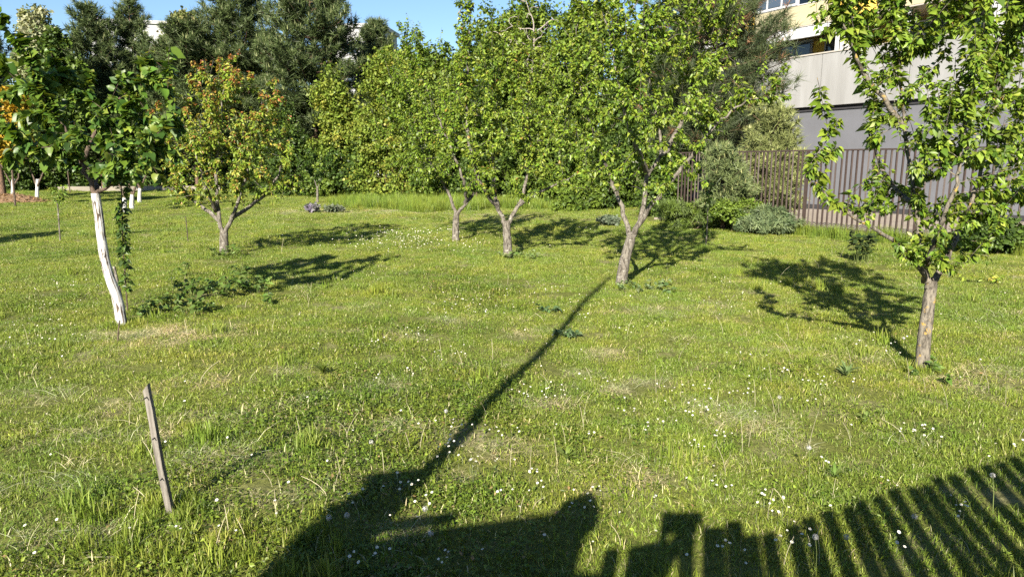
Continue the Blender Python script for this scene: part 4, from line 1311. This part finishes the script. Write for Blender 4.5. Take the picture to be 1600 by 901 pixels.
def leafy(n, spread, h0, h1, s0, s1, palette, seed):
    r_ = np.random.default_rng(seed)
    a = r_.random(n) * 6.28; r = np.sqrt(r_.random(n)) * spread
    p = np.stack([np.cos(a) * r, np.sin(a) * r, r_.uniform(h0, h1, n)], 1)
    d = r_.normal(0, 1, (n, 3)) * np.array([1, 1, .35]); nr = r_.normal(0, .45, (n, 3)) + np.array([0, 0, 1.])
    pal = np.array([p_[0] for p_ in palette]); pw = np.array([p_[1] for p_ in palette], float); pw /= pw.sum()
    c = pal[r_.choice(len(pal), n, p=pw)] * np.exp(r_.normal(0, .2, (n, 1)))
    V, F, C, *_ = leaf_arrays(p, d, nr, r_.uniform(s0, s1, n), c, LEAF4)
    return V, np.zeros((0, 4), int), F, C


g1, g2, g3, g4, st = (.149, .203, .031), (.192, .243, .044), (.099, .143, .024), (.243, .270, .074), (.42, .38, .26)
# variants 0-3 short turf, 4-5 leafy ground cover, 6-7 tall tufts, 8 straw
for s in range(4):
    clump('g%02d_turf' % s, [blade_arrays(250, .17, .016, .044, .0022, .0044, [(g1, 4), (g2, 4), (g3, 1.5), (g4, 2), (st, .6)], .85, seed=s),
                             leafy(12, .16, .004, .022, .010, .020, [(g1, 3), (g3, 3), (g2, 1)], 40 + s)])
for s in range(2):
    clump('g%02d_cover' % (4 + s), [leafy(130, .17, .004, .036, .011, .024, [(g3, 4), (g1, 2.5), ((.055, .088, .017), 3), ((.13, .18, .033), 1.5), ((.24, .17, .09), .6)], 60 + s),
                                    blade_arrays(70, .17, .025, .065, .003, .006, [(g1, 3), (g2, 2), (st, .7)], .6, seed=20 + s)])
for s in range(2):
    clump('g%02d_tuft' % (6 + s), [blade_arrays(50, .07, .06, .15, .0035, .007, [(g1, 3), (g2, 4), (g4, 2)], .38, seed=30 + s),
                                   blade_arrays(80, .14, .04, .09, .003, .006, [(g1, 3), (g2, 3), (g3, 2)], .5, seed=33 + s)])
clump('g08_straw', [blade_arrays(85, .15, .03, .11, .002, .004, [(st, 4), ((.36, .31, .20), 3), ((.58, .54, .40), 2), (g2, .8)], .9, seed=44, flat=.9)])
# 9: coarse long meadow grass for the unmown strip
clump('g09_meadow', [blade_arrays(70, .22, .18, .55, .006, .012, [(g1, 4), (g2, 2), (g3, 4)], .36, seed=51)])


def vnoise(x, y, s, seed):
    """cheap smooth noise from sines"""
    r_ = np.random.default_rng(seed)
    v = 0
    for k in range(5):
        a = r_.random() * 6.28; f = s * (1.0 + k * .55)
        v = v + np.sin(x * f * math.cos(a) + y * f * math.sin(a) + r_.random() * 6.28) / (1 + .4 * k)
    return v / 3.0


def sow():
    X, Y, S, I = [], [], [], []
    def band(y0, y1, dens, sc, lim=None):
        half = (y1 * .80 + 1.3)
        n = int(dens * (y1 - y0) * 2 * half)
        x = rng.uniform(-half, half, n); y = rng.uniform(y0, y1, n)
        k = (np.abs(x) < y * .80 + 1.2) & ~beyond_fence(x - FN[0] * .05, y - FN[1] * .05)
        x, y = x[k], y[k]
        d = dryness(x, y)
        k = rng.random(len(x)) > d * .97
        x, y, d = x[k], y[k], d[k]
        n = len(x)
        idx = rng.integers(0, 4, n)
        # leafy cover on the left foreground and in patches
        cov = vnoise(x, y, 1.1, 5) + np.clip(1.1 - np.abs(x + .95 + .10 * (y - 4)) / 1.5, -.4, 1.1) * (y < 7.0) * (y > 2.2)
        k = rng.random(n) < np.clip((cov - .15) * 1.0, .04, .85)
        idx[k] = 4 + rng.integers(0, 2, int(k.sum()))
        tf = vnoise(x, y, 1.7, 9)
        k = rng.random(n) < np.clip((tf - .35) * .28, .012, .20)
        idx[k] = 6 + rng.integers(0, 2, int(k.sum()))
        k = rng.random(n) < np.clip(d * .8 + (vnoise(x, y, 2.3, 13) - .45) * .25, .015, .8)
        idx[k] = 8
        X.append(x); Y.append(y); S.append(sc * np.exp(rng.normal(0, .18, n))); I.append(idx)
    band(.6, 4.5, 62, .95)
    band(4.5, 8.0, 56, .95)
    band(8.0, 13, 44, 1.0)
    band(13, 20, 28, 1.15)
    band(20, 46, 13, 1.5)
    # meadow strip in front of the shrubbery and tufts along the fence
    def strip(n, f, sc, idx):
        x, y = f(n)
        X.append(x); Y.append(y); S.append(sc * np.exp(rng.normal(0, .2, n))); I.append(np.full(n, idx))
    def meadow(n):
        t = rng.random(n); y = rng.uniform(24.5, 31, n)
        px = 535 + t * 345 + rng.normal(0, 12, n)
        x = (px - CX) / FPX * y
        y = y + 1.6 * vnoise(x, y * .3, 1.3, 31)
        return x, y
    strip(1200, meadow, .72, 9)
    for dx, dy, dr, ds in DRY:
        nn = int(26 * dr * dr * 7 * ds) + 2
        q = rng.normal(0, dr * .55, (nn, 2)) * np.array([1.25, .8])
        strip(nn, lambda n_, a=dx + q[:, 0], b=dy + q[:, 1]: (a, b), .75, 8)
    for bpx, bpy_, rr in [(1440, 578, .13), (970, 445, .17), (794, 400, .18), (712, 376, .18), (350, 397, .2), (190, 505, .12), (267, 808, .09)]:
        c0 = gp(bpx, bpy_); aa = rng.random(16) * 6.28
        for w_ in (6, 7):
            strip(8, lambda n_, a=c0[0] + np.cos(aa[w_ - 6::2]) * rr, b=c0[1] + np.sin(aa[w_ - 6::2]) * rr: (a, b), .62, w_)
    def fenceside(n):
        t = rng.uniform(-10.5, 2.5, n); o = np.abs(rng.normal(0, .16, n)) + .03
        return FA[0] + FD[0] * t + FN[0] * o, FA[1] + FD[1] * t + FN[1] * o
    strip(420, fenceside, .55, 9)
    # tall tufts round the stake and along the front edge
    def front(n):
        px = rng.uniform(120, 520, n); py = rng.uniform(790, 940, n)
        q = np.array([gp(a, b)[:2] for a, b in zip(px, py)])
        return q[:, 0], q[:, 1]
    strip(24, front, .72, 6)
    strip(20, front, .72, 7)
    x = np.concatenate(X); y = np.concatenate(Y); s = np.concatenate(S); idx = np.concatenate(I).astype(np.int32)
    n = len(x)
    z = gz(x, y) - .010
    me = bpy.data.meshes.new('grass')
    me.vertices.add(n); me.vertices.foreach_set('co', np.stack([x, y, z], 1).astype(np.float32).ravel())
    a = me.attributes.new('which', 'INT', 'POINT'); a.data.foreach_set('value', idx)
    a = me.attributes.new('size', 'FLOAT', 'POINT'); a.data.foreach_set('value', s.astype(np.float32))
    rot = np.stack([rng.normal(0, .06, n), rng.normal(0, .06, n), rng.random(n) * 6.28], 1).astype(np.float32)
    a = me.attributes.new('turn', 'FLOAT_VECTOR', 'POINT'); a.data.foreach_set('vector', rot.ravel())
    o = link('grass', me)
    tag(o, 'short green grass and low leafy cover of the lawn', 'grass', kind='stuff')
    ng = bpy.data.node_groups.new('strew_grass', 'GeometryNodeTree')
    ng.interface.new_socket('Geometry', in_out='INPUT', socket_type='NodeSocketGeometry')
    ng.interface.new_socket('Geometry', in_out='OUTPUT', socket_type='NodeSocketGeometry')
    gi = ng.nodes.new('NodeGroupInput'); go = ng.nodes.new('NodeGroupOutput')
    ip = ng.nodes.new('GeometryNodeInstanceOnPoints')
    ci = ng.nodes.new('GeometryNodeCollectionInfo')
    ci.inputs['Collection'].default_value = CL
    ci.inputs['Separate Children'].default_value = True
    ci.inputs['Reset Children'].default_value = True
    def attr(nm, ty):
        q = ng.nodes.new('GeometryNodeInputNamedAttribute'); q.data_type = ty; q.inputs['Name'].default_value = nm
        return q.outputs['Attribute']
    e2r = ng.nodes.new('FunctionNodeEulerToRotation')
    L = ng.links.new
    L(gi.outputs[0], ip.inputs['Points']); L(ci.outputs[0], ip.inputs['Instance'])
    ip.inputs['Pick Instance'].default_value = True
    L(attr('which', 'INT'), ip.inputs['Instance Index'])
    L(attr('turn', 'FLOAT_VECTOR'), e2r.inputs[0]); L(e2r.outputs[0], ip.inputs['Rotation'])
    L(attr('size', 'FLOAT'), ip.inputs['Scale'])
    L(ip.outputs[0], go.inputs[0])
    md = o.modifiers.new('strew', 'NODES'); md.node_group = ng
    return n


N_GRASS = sow()

# ------------------------------------------------------------------ daisies, dry stalks, dandelion clocks
def daisies():
    P = []
    cl = [(700, 680, .16, 14), (705, 712, .14, 12), (780, 688, .10, 10), (850, 628, .18, 22), (945, 610, .12, 8), (1090, 655, .14, 20), (1105, 620, .10, 7), (1155, 622, .10, 10),
          (1060, 620, .10, 8), (1020, 680, .12, 8), (1085, 715, .08, 9), (1435, 682, .09, 14), (1380, 760, .05, 4), (1500, 808, .06, 10), (1205, 800, .12, 14), (1290, 735, .06, 5), (1570, 712, .08, 7),
          (1100, 765, .08, 7), (1115, 758, .08, 4), (920, 802, .06, 6), (905, 780, .05, 4), (575, 885, .10, 9), (690, 885, .06, 6), (1140, 885, .08, 8), (1250, 850, .08, 6), (1255, 875, .06, 5),
          (650, 385, 1.1, 170), (600, 370, .9, 90), (700, 365, .8, 30), (60, 512, .40, 26), (30, 545, .25, 10), (90, 540, .30, 14), (130, 455, .7, 24), (60, 455, .7, 20), (100, 480, .4, 16), (590, 800, .10, 7), (620, 780, .08, 5),
          (650, 532, .22, 14), (590, 548, .15, 8), (700, 562, .14, 12), (740, 480, .4, 20), (800, 470, .4, 14), (760, 495, .3, 14), (690, 500, .3, 12), (640, 590, .10, 6), (590, 600, .10, 6),
          (900, 500, .25, 12), (985, 520, .2, 12), (1110, 480, .4, 22), (920, 480, .3, 10), (1265, 640, .1, 5), (1160, 560, .2, 6), (1210, 590, .12, 5), (1400, 560, .3, 10), (1350, 545, .25, 8),
          (1270, 610, .12, 8), (1330, 605, .15, 8), (1000, 425, .5, 12), (1180, 450, .6, 14), (860, 460, .4, 12), (560, 440, .4, 10), (935, 690, .06, 4), (975, 650, .1, 6), (665, 800, .04, 2),
          (1420, 690, .05, 4), (1130, 690, .1, 8), (720, 735, .1, 8), (760, 740, .1, 6), (830, 745, .08, 6), (850, 770, .06, 4), (780, 780, .06, 4), (1010, 790, .05, 2), (480, 620, .1, 3), (660, 770, .05, 3)]
    for px, py, r, n in cl:
        c = gp(px, py); n = max(2, int(n * (.85 if py > 560 else .9)))
        q = rng.normal(0, r * .6, (n, 2)) + c[:2]
        P.append(q)
    n = 160
    px = rng.uniform(-20, 1620, n); py = 330 + 560 * rng.random(n) ** 1.25
    P.append(np.array([gp(a, b)[:2] for a, b in zip(px, py)]))
    P = np.concatenate(P)
    P = P[~beyond_fence(P[:, 0], P[:, 1])]
    n = len(P)
    far = np.clip(P[:, 1] / 8.0, 1, 2.0)
    VV, FF, CC = [], [], []
    b = 0
    for i in range(n):
        x, y = P[i]; z0 = float(gz(x, y)); h = rng.uniform(.055, .10)
        r = rng.uniform(.0048, .0080) * far[i]
        nx = Vector((rng.normal(-.12, .25), rng.normal(-.35, .25), 1)).normalized()
        q = nx.to_track_quat('Z', 'Y')
        c = Vector((x, y, z0 + h))
        k = 10
        ring = [c + q @ Vector((r * (1 if j % 2 else .80) * math.cos(j * 6.283 / k), r * (1 if j % 2 else .80) * math.sin(j * 6.283 / k), r * .12)) for j in range(k)]
        ic = [c + q @ Vector((r * .34 * math.cos(j * 6.283 / 5), r * .34 * math.sin(j * 6.283 / 5), r * .22)) for j in range(5)]
        tp = c + q @ Vector((0, 0, r * .36))
        vs = [c] + ring + ic + [tp, Vector((x + .0009 * far[i], y, z0 - .01)), Vector((x - .0009 * far[i], y, z0 - .01))]
        VV += [tuple(v) for v in vs]
        CC += [(.72, .72, .70)] * 11 + [(.62, .42, .03)] * 6 + [(.12, .17, .04)] * 2
        for j in range(k): FF.append((b, b + 1 + j, b + 1 + (j + 1) % k))
        for j in range(5): FF.append((b + 16, b + 11 + j, b + 11 + (j + 1) % 5))
        FF.append((b + 17, b + 18, b))
        b += 19
    o = link('daisies', mesh_np('daisies', np.array(VV), [np.array(FF)], np.array(CC)), M['leaf_far'])
    tag(o, 'small white daisies scattered through the lawn', 'daisies', kind='stuff')


daisies()


def stalks():
    mb = MB()
    spots = [(1265, 690, .25), (1160, 700, .22), (1170, 690, .2), (1420, 600, .2), (1235, 560, .25), (1025, 610, .22), (1030, 600, .15), (1060, 560, .2), (1210, 640, .2), (1180, 630, .2), (1530, 600, .3), (1545, 610, .25),
             (1440, 560, .2), (1400, 575, .15), (1330, 580, .2), (970, 840, .12), (1280, 880, .16), (1225, 880, .14), (690, 560, .2), (540, 690, .2), (470, 690, .15), (770, 560, .2), (880, 640, .12), (238, 800, .14), (205, 850, .12), (270, 800, .1),
             (1330, 690, .2), (1480, 640, .2), (600, 740, .14), (640, 700, .12), (1215, 440, .3), (1310, 410, .35), (1300, 400, .3), (1280, 415, .3), (440, 395, .3), (760, 650, .14), (980, 520, .2), (1130, 520, .2)]
    for k in range(80):
        spots.append((rng.uniform(0, 1600), 430 + 450 * rng.random(), rng.uniform(.07, .2)))
    for px, py, h in spots:
        c = gp(px, py)
        if beyond_fence(c[0], c[1]): continue
        z = float(gz(c[0], c[1]))
        ln = rng.normal(0, .33, 2)
        pts = []
        for t in np.linspace(0, 1, 5):
            pts.append((c[0] + ln[0] * h * t ** 1.6, c[1] + ln[1] * h * t ** 1.6, z - .01 + h * t * (1 - .35 * t * min(1, np.hypot(*ln)))))
        r = .0010 + .0002 * c[1] * .5
        mb.tube(pts, [r, r, r * .9, r * .8, r * .7], 3, cap=False)
    tag(link('dry_stalks', mb.mesh('dry_stalks'), M['straw']), 'thin dry straw-coloured stalks standing in the grass', 'stalks', kind='stuff')


M['straw'] = mat_simple('straw', (.46, .42, .30), (.37, .33, .22), 30, .8)
stalks()


def dandelion_clock(px, py, base_py, label, r=.0125):
    b = on_lawn(px + rng.uniform(-8, 8), base_py)
    t = at(px, py, b[1])
    t = np.array([t[0], t[1], max(t[2], b[2] + .07)])
    root = thing('dandelion_clock', label, 'dandelion clock', b, 0, 'dandelion clocks in the lawn')
    d = t - b
    V, F = tube_np(np.array([[0, 0, -.01], d * .5 + np.array([.004, 0, .004]), d]), np.array([.0022, .0019, .0016]), 5)
    link('stem', mesh_np('stem', V, [F]), M['leaf_stem'], root)
    n = 90
    q = rng.normal(0, 1, (n, 3)); q /= np.linalg.norm(q, axis=1)[:, None]
    u = np.cross(q, rng.normal(0, 1, (n, 3))); u /= np.linalg.norm(u, axis=1)[:, None]
    w = np.cross(q, u)
    tri = []
    for k in range(3):
        a = k * 2.094
        tri.append(d + q * r + (u * math.cos(a) + w * math.sin(a)) * r * .26)
    V = np.stack(tri + [d + q * r * .2, d + q * r * .2 + u * r * .03], 1).reshape(-1, 3)
    i = np.arange(n)[:, None] * 5
    F = np.concatenate([i + np.array([[0, 1, 2]]), i + np.array([[3, 4, 0]])])
    link('seed_head', mesh_np('seed_head', V, [F], np.full((len(V), 3), .40)), M['leaf_far'], root)


for px, py, by, lab in [(673, 833, 862, 'dandelion clock lit by the sun, at the notch of the shadow'), (664, 794, 830, 'dandelion clock just above the brightest one, at the shadow edge'),
                        (542, 804, 850, 'dandelion clock in the wide shadow at bottom left'), (514, 808, 850, 'dandelion clock at the slanting left edge of the shadow'),
                        (697, 642, 680, 'dandelion clock left of the pole shadow'), (580, 690, 720, 'dandelion clock in leafy grass left of the wide shadow'),
                        (1264, 699, 750, 'dandelion clock standing in the sunlit lawn above the fence shadow'), (1429, 806, 850, 'dandelion clock between picket shadows, right of centre'),
                        (1323, 838, 880, 'dandelion clock low among the picket shadows'), (1274, 838, 890, 'leftmost dandelion clock among the picket shadows'),
                        (1551, 742, 790, 'dandelion clock in the dense shadow at the right edge'), (1412, 528, 560, 'dandelion clock left of the foot of the right tree'),
                        (1218, 620, 650, 'dandelion clock in the open lawn left of the right tree')]:
    dandelion_clock(px, py, by, lab)

# ------------------------------------------------------------------ behind the camera: what casts the shadows in the foreground
M['cloth'] = mat_simple('dark_cloth', (.05, .06, .09), (.04, .05, .07), 20, .9)
M['skin'] = mat_simple('skin', (.45, .28, .20), (.42, .26, .18), 6, .6)
M['hair'] = mat_simple('hair', (.06, .04, .03), (.04, .03, .02), 40, .6)
M['phone'] = mat_simple('phone_black', (.02, .02, .02), (.02, .02, .02), 3, .3)
M['picket'] = mat_simple('brown_picket', (.20, .12, .07), (.14, .08, .05), 6, .8, .3, 40, stretch=(5, 5, .6))
sx, sy, sz_ = SUN


def caster(px, py, h):
    """ground plan of a point at height h whose shadow falls on the lawn at (px, py)"""
    g = gp(px, py)
    t = h / -sz_
    return np.array([g[0] - sx * t, g[1] - sy * t])


def picket_fence():
    H = 1.80
    a = caster(1165, 815, H); b = caster(1600, 692, H)
    d = (b - a) / np.linalg.norm(b - a)
    root = thing('picket_fence', 'picket fence whose shadow stripes the lawn at bottom right', 'fence', (a[0], a[1], 0), math.atan2(d[1], d[0]))
    pk = MB().box((0, 0, H / 2 - .03), (.080, .022, H - .06)).mesh('picket', .004); pk.materials.append(M['picket'])
    L = float(np.linalg.norm(b - a)) + 1.6
    x = 0.02
    while x < L:
        o = bpy.data.objects.new('picket', pk); COL.objects.link(o); o.parent = root
        o.location = (x, 0, random.uniform(-.02, .02)); o.rotation_euler = (0, random.uniform(-.012, .012), 0)
        x += .119
    link('rail', MB().box((L / 2, -.035, .32), (L, .04, .07)).mesh('rail'), M['picket'], root)
    link('rail', MB().box((L / 2, -.035, .20), (L, .03, .05)).mesh('rail'), M['picket'], root)
    return a, d


fa, fd = picket_fence()


def from_shadow(px, py, Yc):
    """x and height of the point on the line y = Yc whose shadow falls on the lawn at (px, py)"""
    g = gp(px, py)
    t = (g[1] - Yc) / sy
    return g[0] - sx * t, -sz_ * t


def shadow_boards(name, label, cat, Yc, boards, lintel=None):
    """upright boards added behind the camera to cast a wanted shadow outline; each is (px left, px right, py of the shadow's top left and right)"""
    x0, _ = from_shadow(boards[0][0], boards[0][2], Yc)
    root = thing(name, label, cat, (x0, Yc, 0))
    for a, b, ya, yb in boards:
        xa, ha = from_shadow(a, ya, Yc); xb, hb = from_shadow(b, yb, Yc)
        me = bpy.data.meshes.new('board')
        V = [(xa - x0, -.011, 0), (xb - x0, -.011, 0), (xb - x0, .011, 0), (xa - x0, .011, 0), (xa - x0, -.011, ha), (xb - x0, -.011, hb), (xb - x0, .011, hb), (xa - x0, .011, ha)]
        me.from_pydata(V, [], [(0, 3, 2, 1), (4, 5, 6, 7), (0, 1, 5, 4), (1, 2, 6, 5), (2, 3, 7, 6), (3, 0, 4, 7)])
        link('board', me, M['picket'], root)
    if lintel:
        a, b, ya, yb = lintel
        xa, ha = from_shadow(a, ya, Yc); xb, _ = from_shadow(b, ya, Yc); _, hb = from_shadow(a, yb, Yc)
        link('rail', MB().box(((xa + xb) / 2 - x0, -.026, (ha + hb) / 2), (xb - xa, .03, ha - hb)).mesh('rail'), M['picket'], root)


shadow_boards('shadow_slats', 'unseen slats added to cast the shadow with two lit gaps', 'shadow caster', -.34,
           [(944, 968, 858, 858), (981, 1034, 856, 845), (1034, 1047, 800, 798), (1065, 1086, 800, 798), (1098, 1132, 822, 824), (1134, 1160, 815, 813)], (1034, 1096, 797, 813))  # no known gate: slats added and cut to give this shadow outline
shadow_boards('shadow_panel', 'unseen board panel added to cast the sloping shadow beside the head', 'fence', -.62,
           [(498, 535, 853, 851), (536, 573, 851, 848), (574, 611, 846, 840)] + [(612 + k * 38, 649 + k * 38, 836 - k * 5.2, 831 - k * 5.2) for k in range(8)])  # panel added out of view to fill the dark area with shadow


def pillar_and_pole():
    H = 2.05
    a = caster(575, 752, H); b = caster(660, 742, H)
    c = (a + b) / 2; d = b - a; L = float(np.linalg.norm(d))
    root = thing('gate_pillar', 'wide masonry gate pillar casting the broad shadow at bottom left', 'pillar', (c[0], c[1], 0), math.atan2(d[1], d[0]))
    link('shaft', MB().box((0, 0, H / 2 - .04), (L + .04, .22, H - .06)).mesh('shaft', .07), M['wall_low'], root)
    link('cap', MB().box((0, 0, H - .015), (L, .2, .05)).mesh('cap', .02), M['wall_low'], root)
    e = caster(740, 797, 1.62)
    link('bracket', MB().box((L / 2 + .17, 0, 1.76), (.36, .05, .05)).mesh('bracket', .006), M['rust'], root)
    # lamp post: the long thin shadow ends near the middle tree
    Hp = 5.6
    q1 = caster(953, 432, Hp)
    h0 = min(np.linspace(1.6, 3.2, 161), key=lambda h: abs(caster(648, 755, h)[1] - q1[1]))
    q0 = caster(648, 755, h0)
    lean = (q1 - q0) / (Hp - h0)                     # the post leans a little
    q = q0 - lean * h0
    root = thing('lamp_post', 'tall thin lamp post casting the long diagonal shadow', 'lamp post', (q[0], q[1], 0))
    ax = lambda h: (lean[0] * h, lean[1] * h, h)
    mb = MB().tube([ax(-.1), ax(1.0), ax(1.02), ax(Hp - .02)], [.06, .058, .052, .036], 14)
    link('pole', mb.mesh('pole', smooth=True), M['rust'], root)
    link('cap', MB().tube([ax(Hp - .03), ax(Hp + .01)], [.042, .025], 12).mesh('cap'), M['rust'], root)
    return c


pc = pillar_and_pole()


def photographer():
    hx, hy = caster(905, 797, 1.76)
    root = thing('person', 'person in dark clothes holding up a phone, seen only by the shadow', 'person', (hx, hy, 0))
    J = {'pel': (0, 0, .95), 'wai': (0, 0, 1.10), 'che': (0, .0, 1.32), 'nek': (0, .02, 1.50), 'hea': (0, .04, 1.62), 'top': (0, .05, 1.80),
         'shl': (-.19, 0, 1.43), 'ell': (-.46, .03, 1.40), 'wrl': (-.72, .10, 1.37), 'hal': (-.80, .12, 1.37),
         'shr': (.19, 0, 1.42), 'elr': (.30, .10, 1.15), 'wrr': (-hx - .10, -hy - .10, 1.46), 'har': (-hx - .07, -hy - .06, 1.52),
         'hil': (-.10, 0, .90), 'knl': (-.11, .02, .50), 'anl': (-.12, -.02, .09), 'tol': (-.13, .16, .04),
         'hir': (.10, 0, .90), 'knr': (.11, .02, .50), 'anr': (.12, -.02, .09), 'tor': (.13, .16, .04)}
    rad = dict(pel=.15, wai=.14, che=.16, nek=.06, hea=.085, top=.06, shl=.075, ell=.05, wrl=.034, hal=.03, shr=.075, elr=.05, wrr=.034, har=.03,
               hil=.10, knl=.065, anl=.045, tol=.04, hir=.10, knr=.065, anr=.045, tor=.04)
    E = [('pel', 'wai'), ('wai', 'che'), ('che', 'nek'), ('nek', 'hea'), ('hea', 'top'), ('che', 'shl'), ('shl', 'ell'), ('ell', 'wrl'), ('wrl', 'hal'),
         ('che', 'shr'), ('shr', 'elr'), ('elr', 'wrr'), ('wrr', 'har'), ('pel', 'hil'), ('hil', 'knl'), ('knl', 'anl'), ('anl', 'tol'),
         ('pel', 'hir'), ('hir', 'knr'), ('knr', 'anr'), ('anr', 'tor')]
    names = list(J)
    V = [J[n] for n in names]; R_ = [rad[n] for n in names]; E = [(names.index(a), names.index(b)) for a, b in E]
    # five fingers on each hand
    for hnd, sgn in (('hal', -1), ('har', 1)):
        h = np.array(J[hnd])
        for k in range(5):
            o = np.array([sgn * (.035 if k else .0), (k - 2) * .017, (.02 if k else -.03)])
            tip = o + np.array([sgn * (.05 + .012 * (2 - abs(k - 2))), 0, -.015 if k else -.03])
            V += [tuple(h + o), tuple(h + tip)]; R_ += [.010, .008]
            E += [(names.index(hnd), len(V) - 2), (len(V) - 2, len(V) - 1)]
    me = bpy.data.meshes.new('body'); me.from_pydata(V, E, [])
    o = link('body', me, M['cloth'], root)
    o.modifiers.new('skin', 'SKIN')
    sv = me.skin_vertices[0].data
    for i, r in enumerate(R_):
        sv[i].radius = (r, r * (.72 if names[i:i + 1] and names[i] in ('pel', 'wai', 'che') else 1))
    sv[0].use_root = True
    o.modifiers.new('sub', 'SUBSURF').levels = 1
    bm = bmesh.new(); bmesh.ops.create_uvsphere(bm, u_segments=16, v_segments=10, radius=.105)
    for v in bm.verts:
        v.co.z = v.co.z * 1.05 + .015 * math.sin(v.co.x * 40)
        if v.co.z < -.02 and v.co.y > 0: v.co.y *= .3
    hm = bpy.data.meshes.new('hair'); bm.to_mesh(hm); bm.free()
    link('hair', hm, M['hair'], root, (0, .02, 1.72))
    ph = thing('phone', 'black phone held up behind the view, out of the picture', 'phone', (0, -.03, EYE - .02), 0)
    link('case', MB().box((-.03, 0, 0), (.155, .009, .075)).mesh('case', .003), M['phone'], ph)


photographer()
print('grass clumps', N_GRASS, 'tris', sum(len(o.data.loops) - 2 * len(o.data.polygons) for o in SC.objects if o.type == 'MESH'))
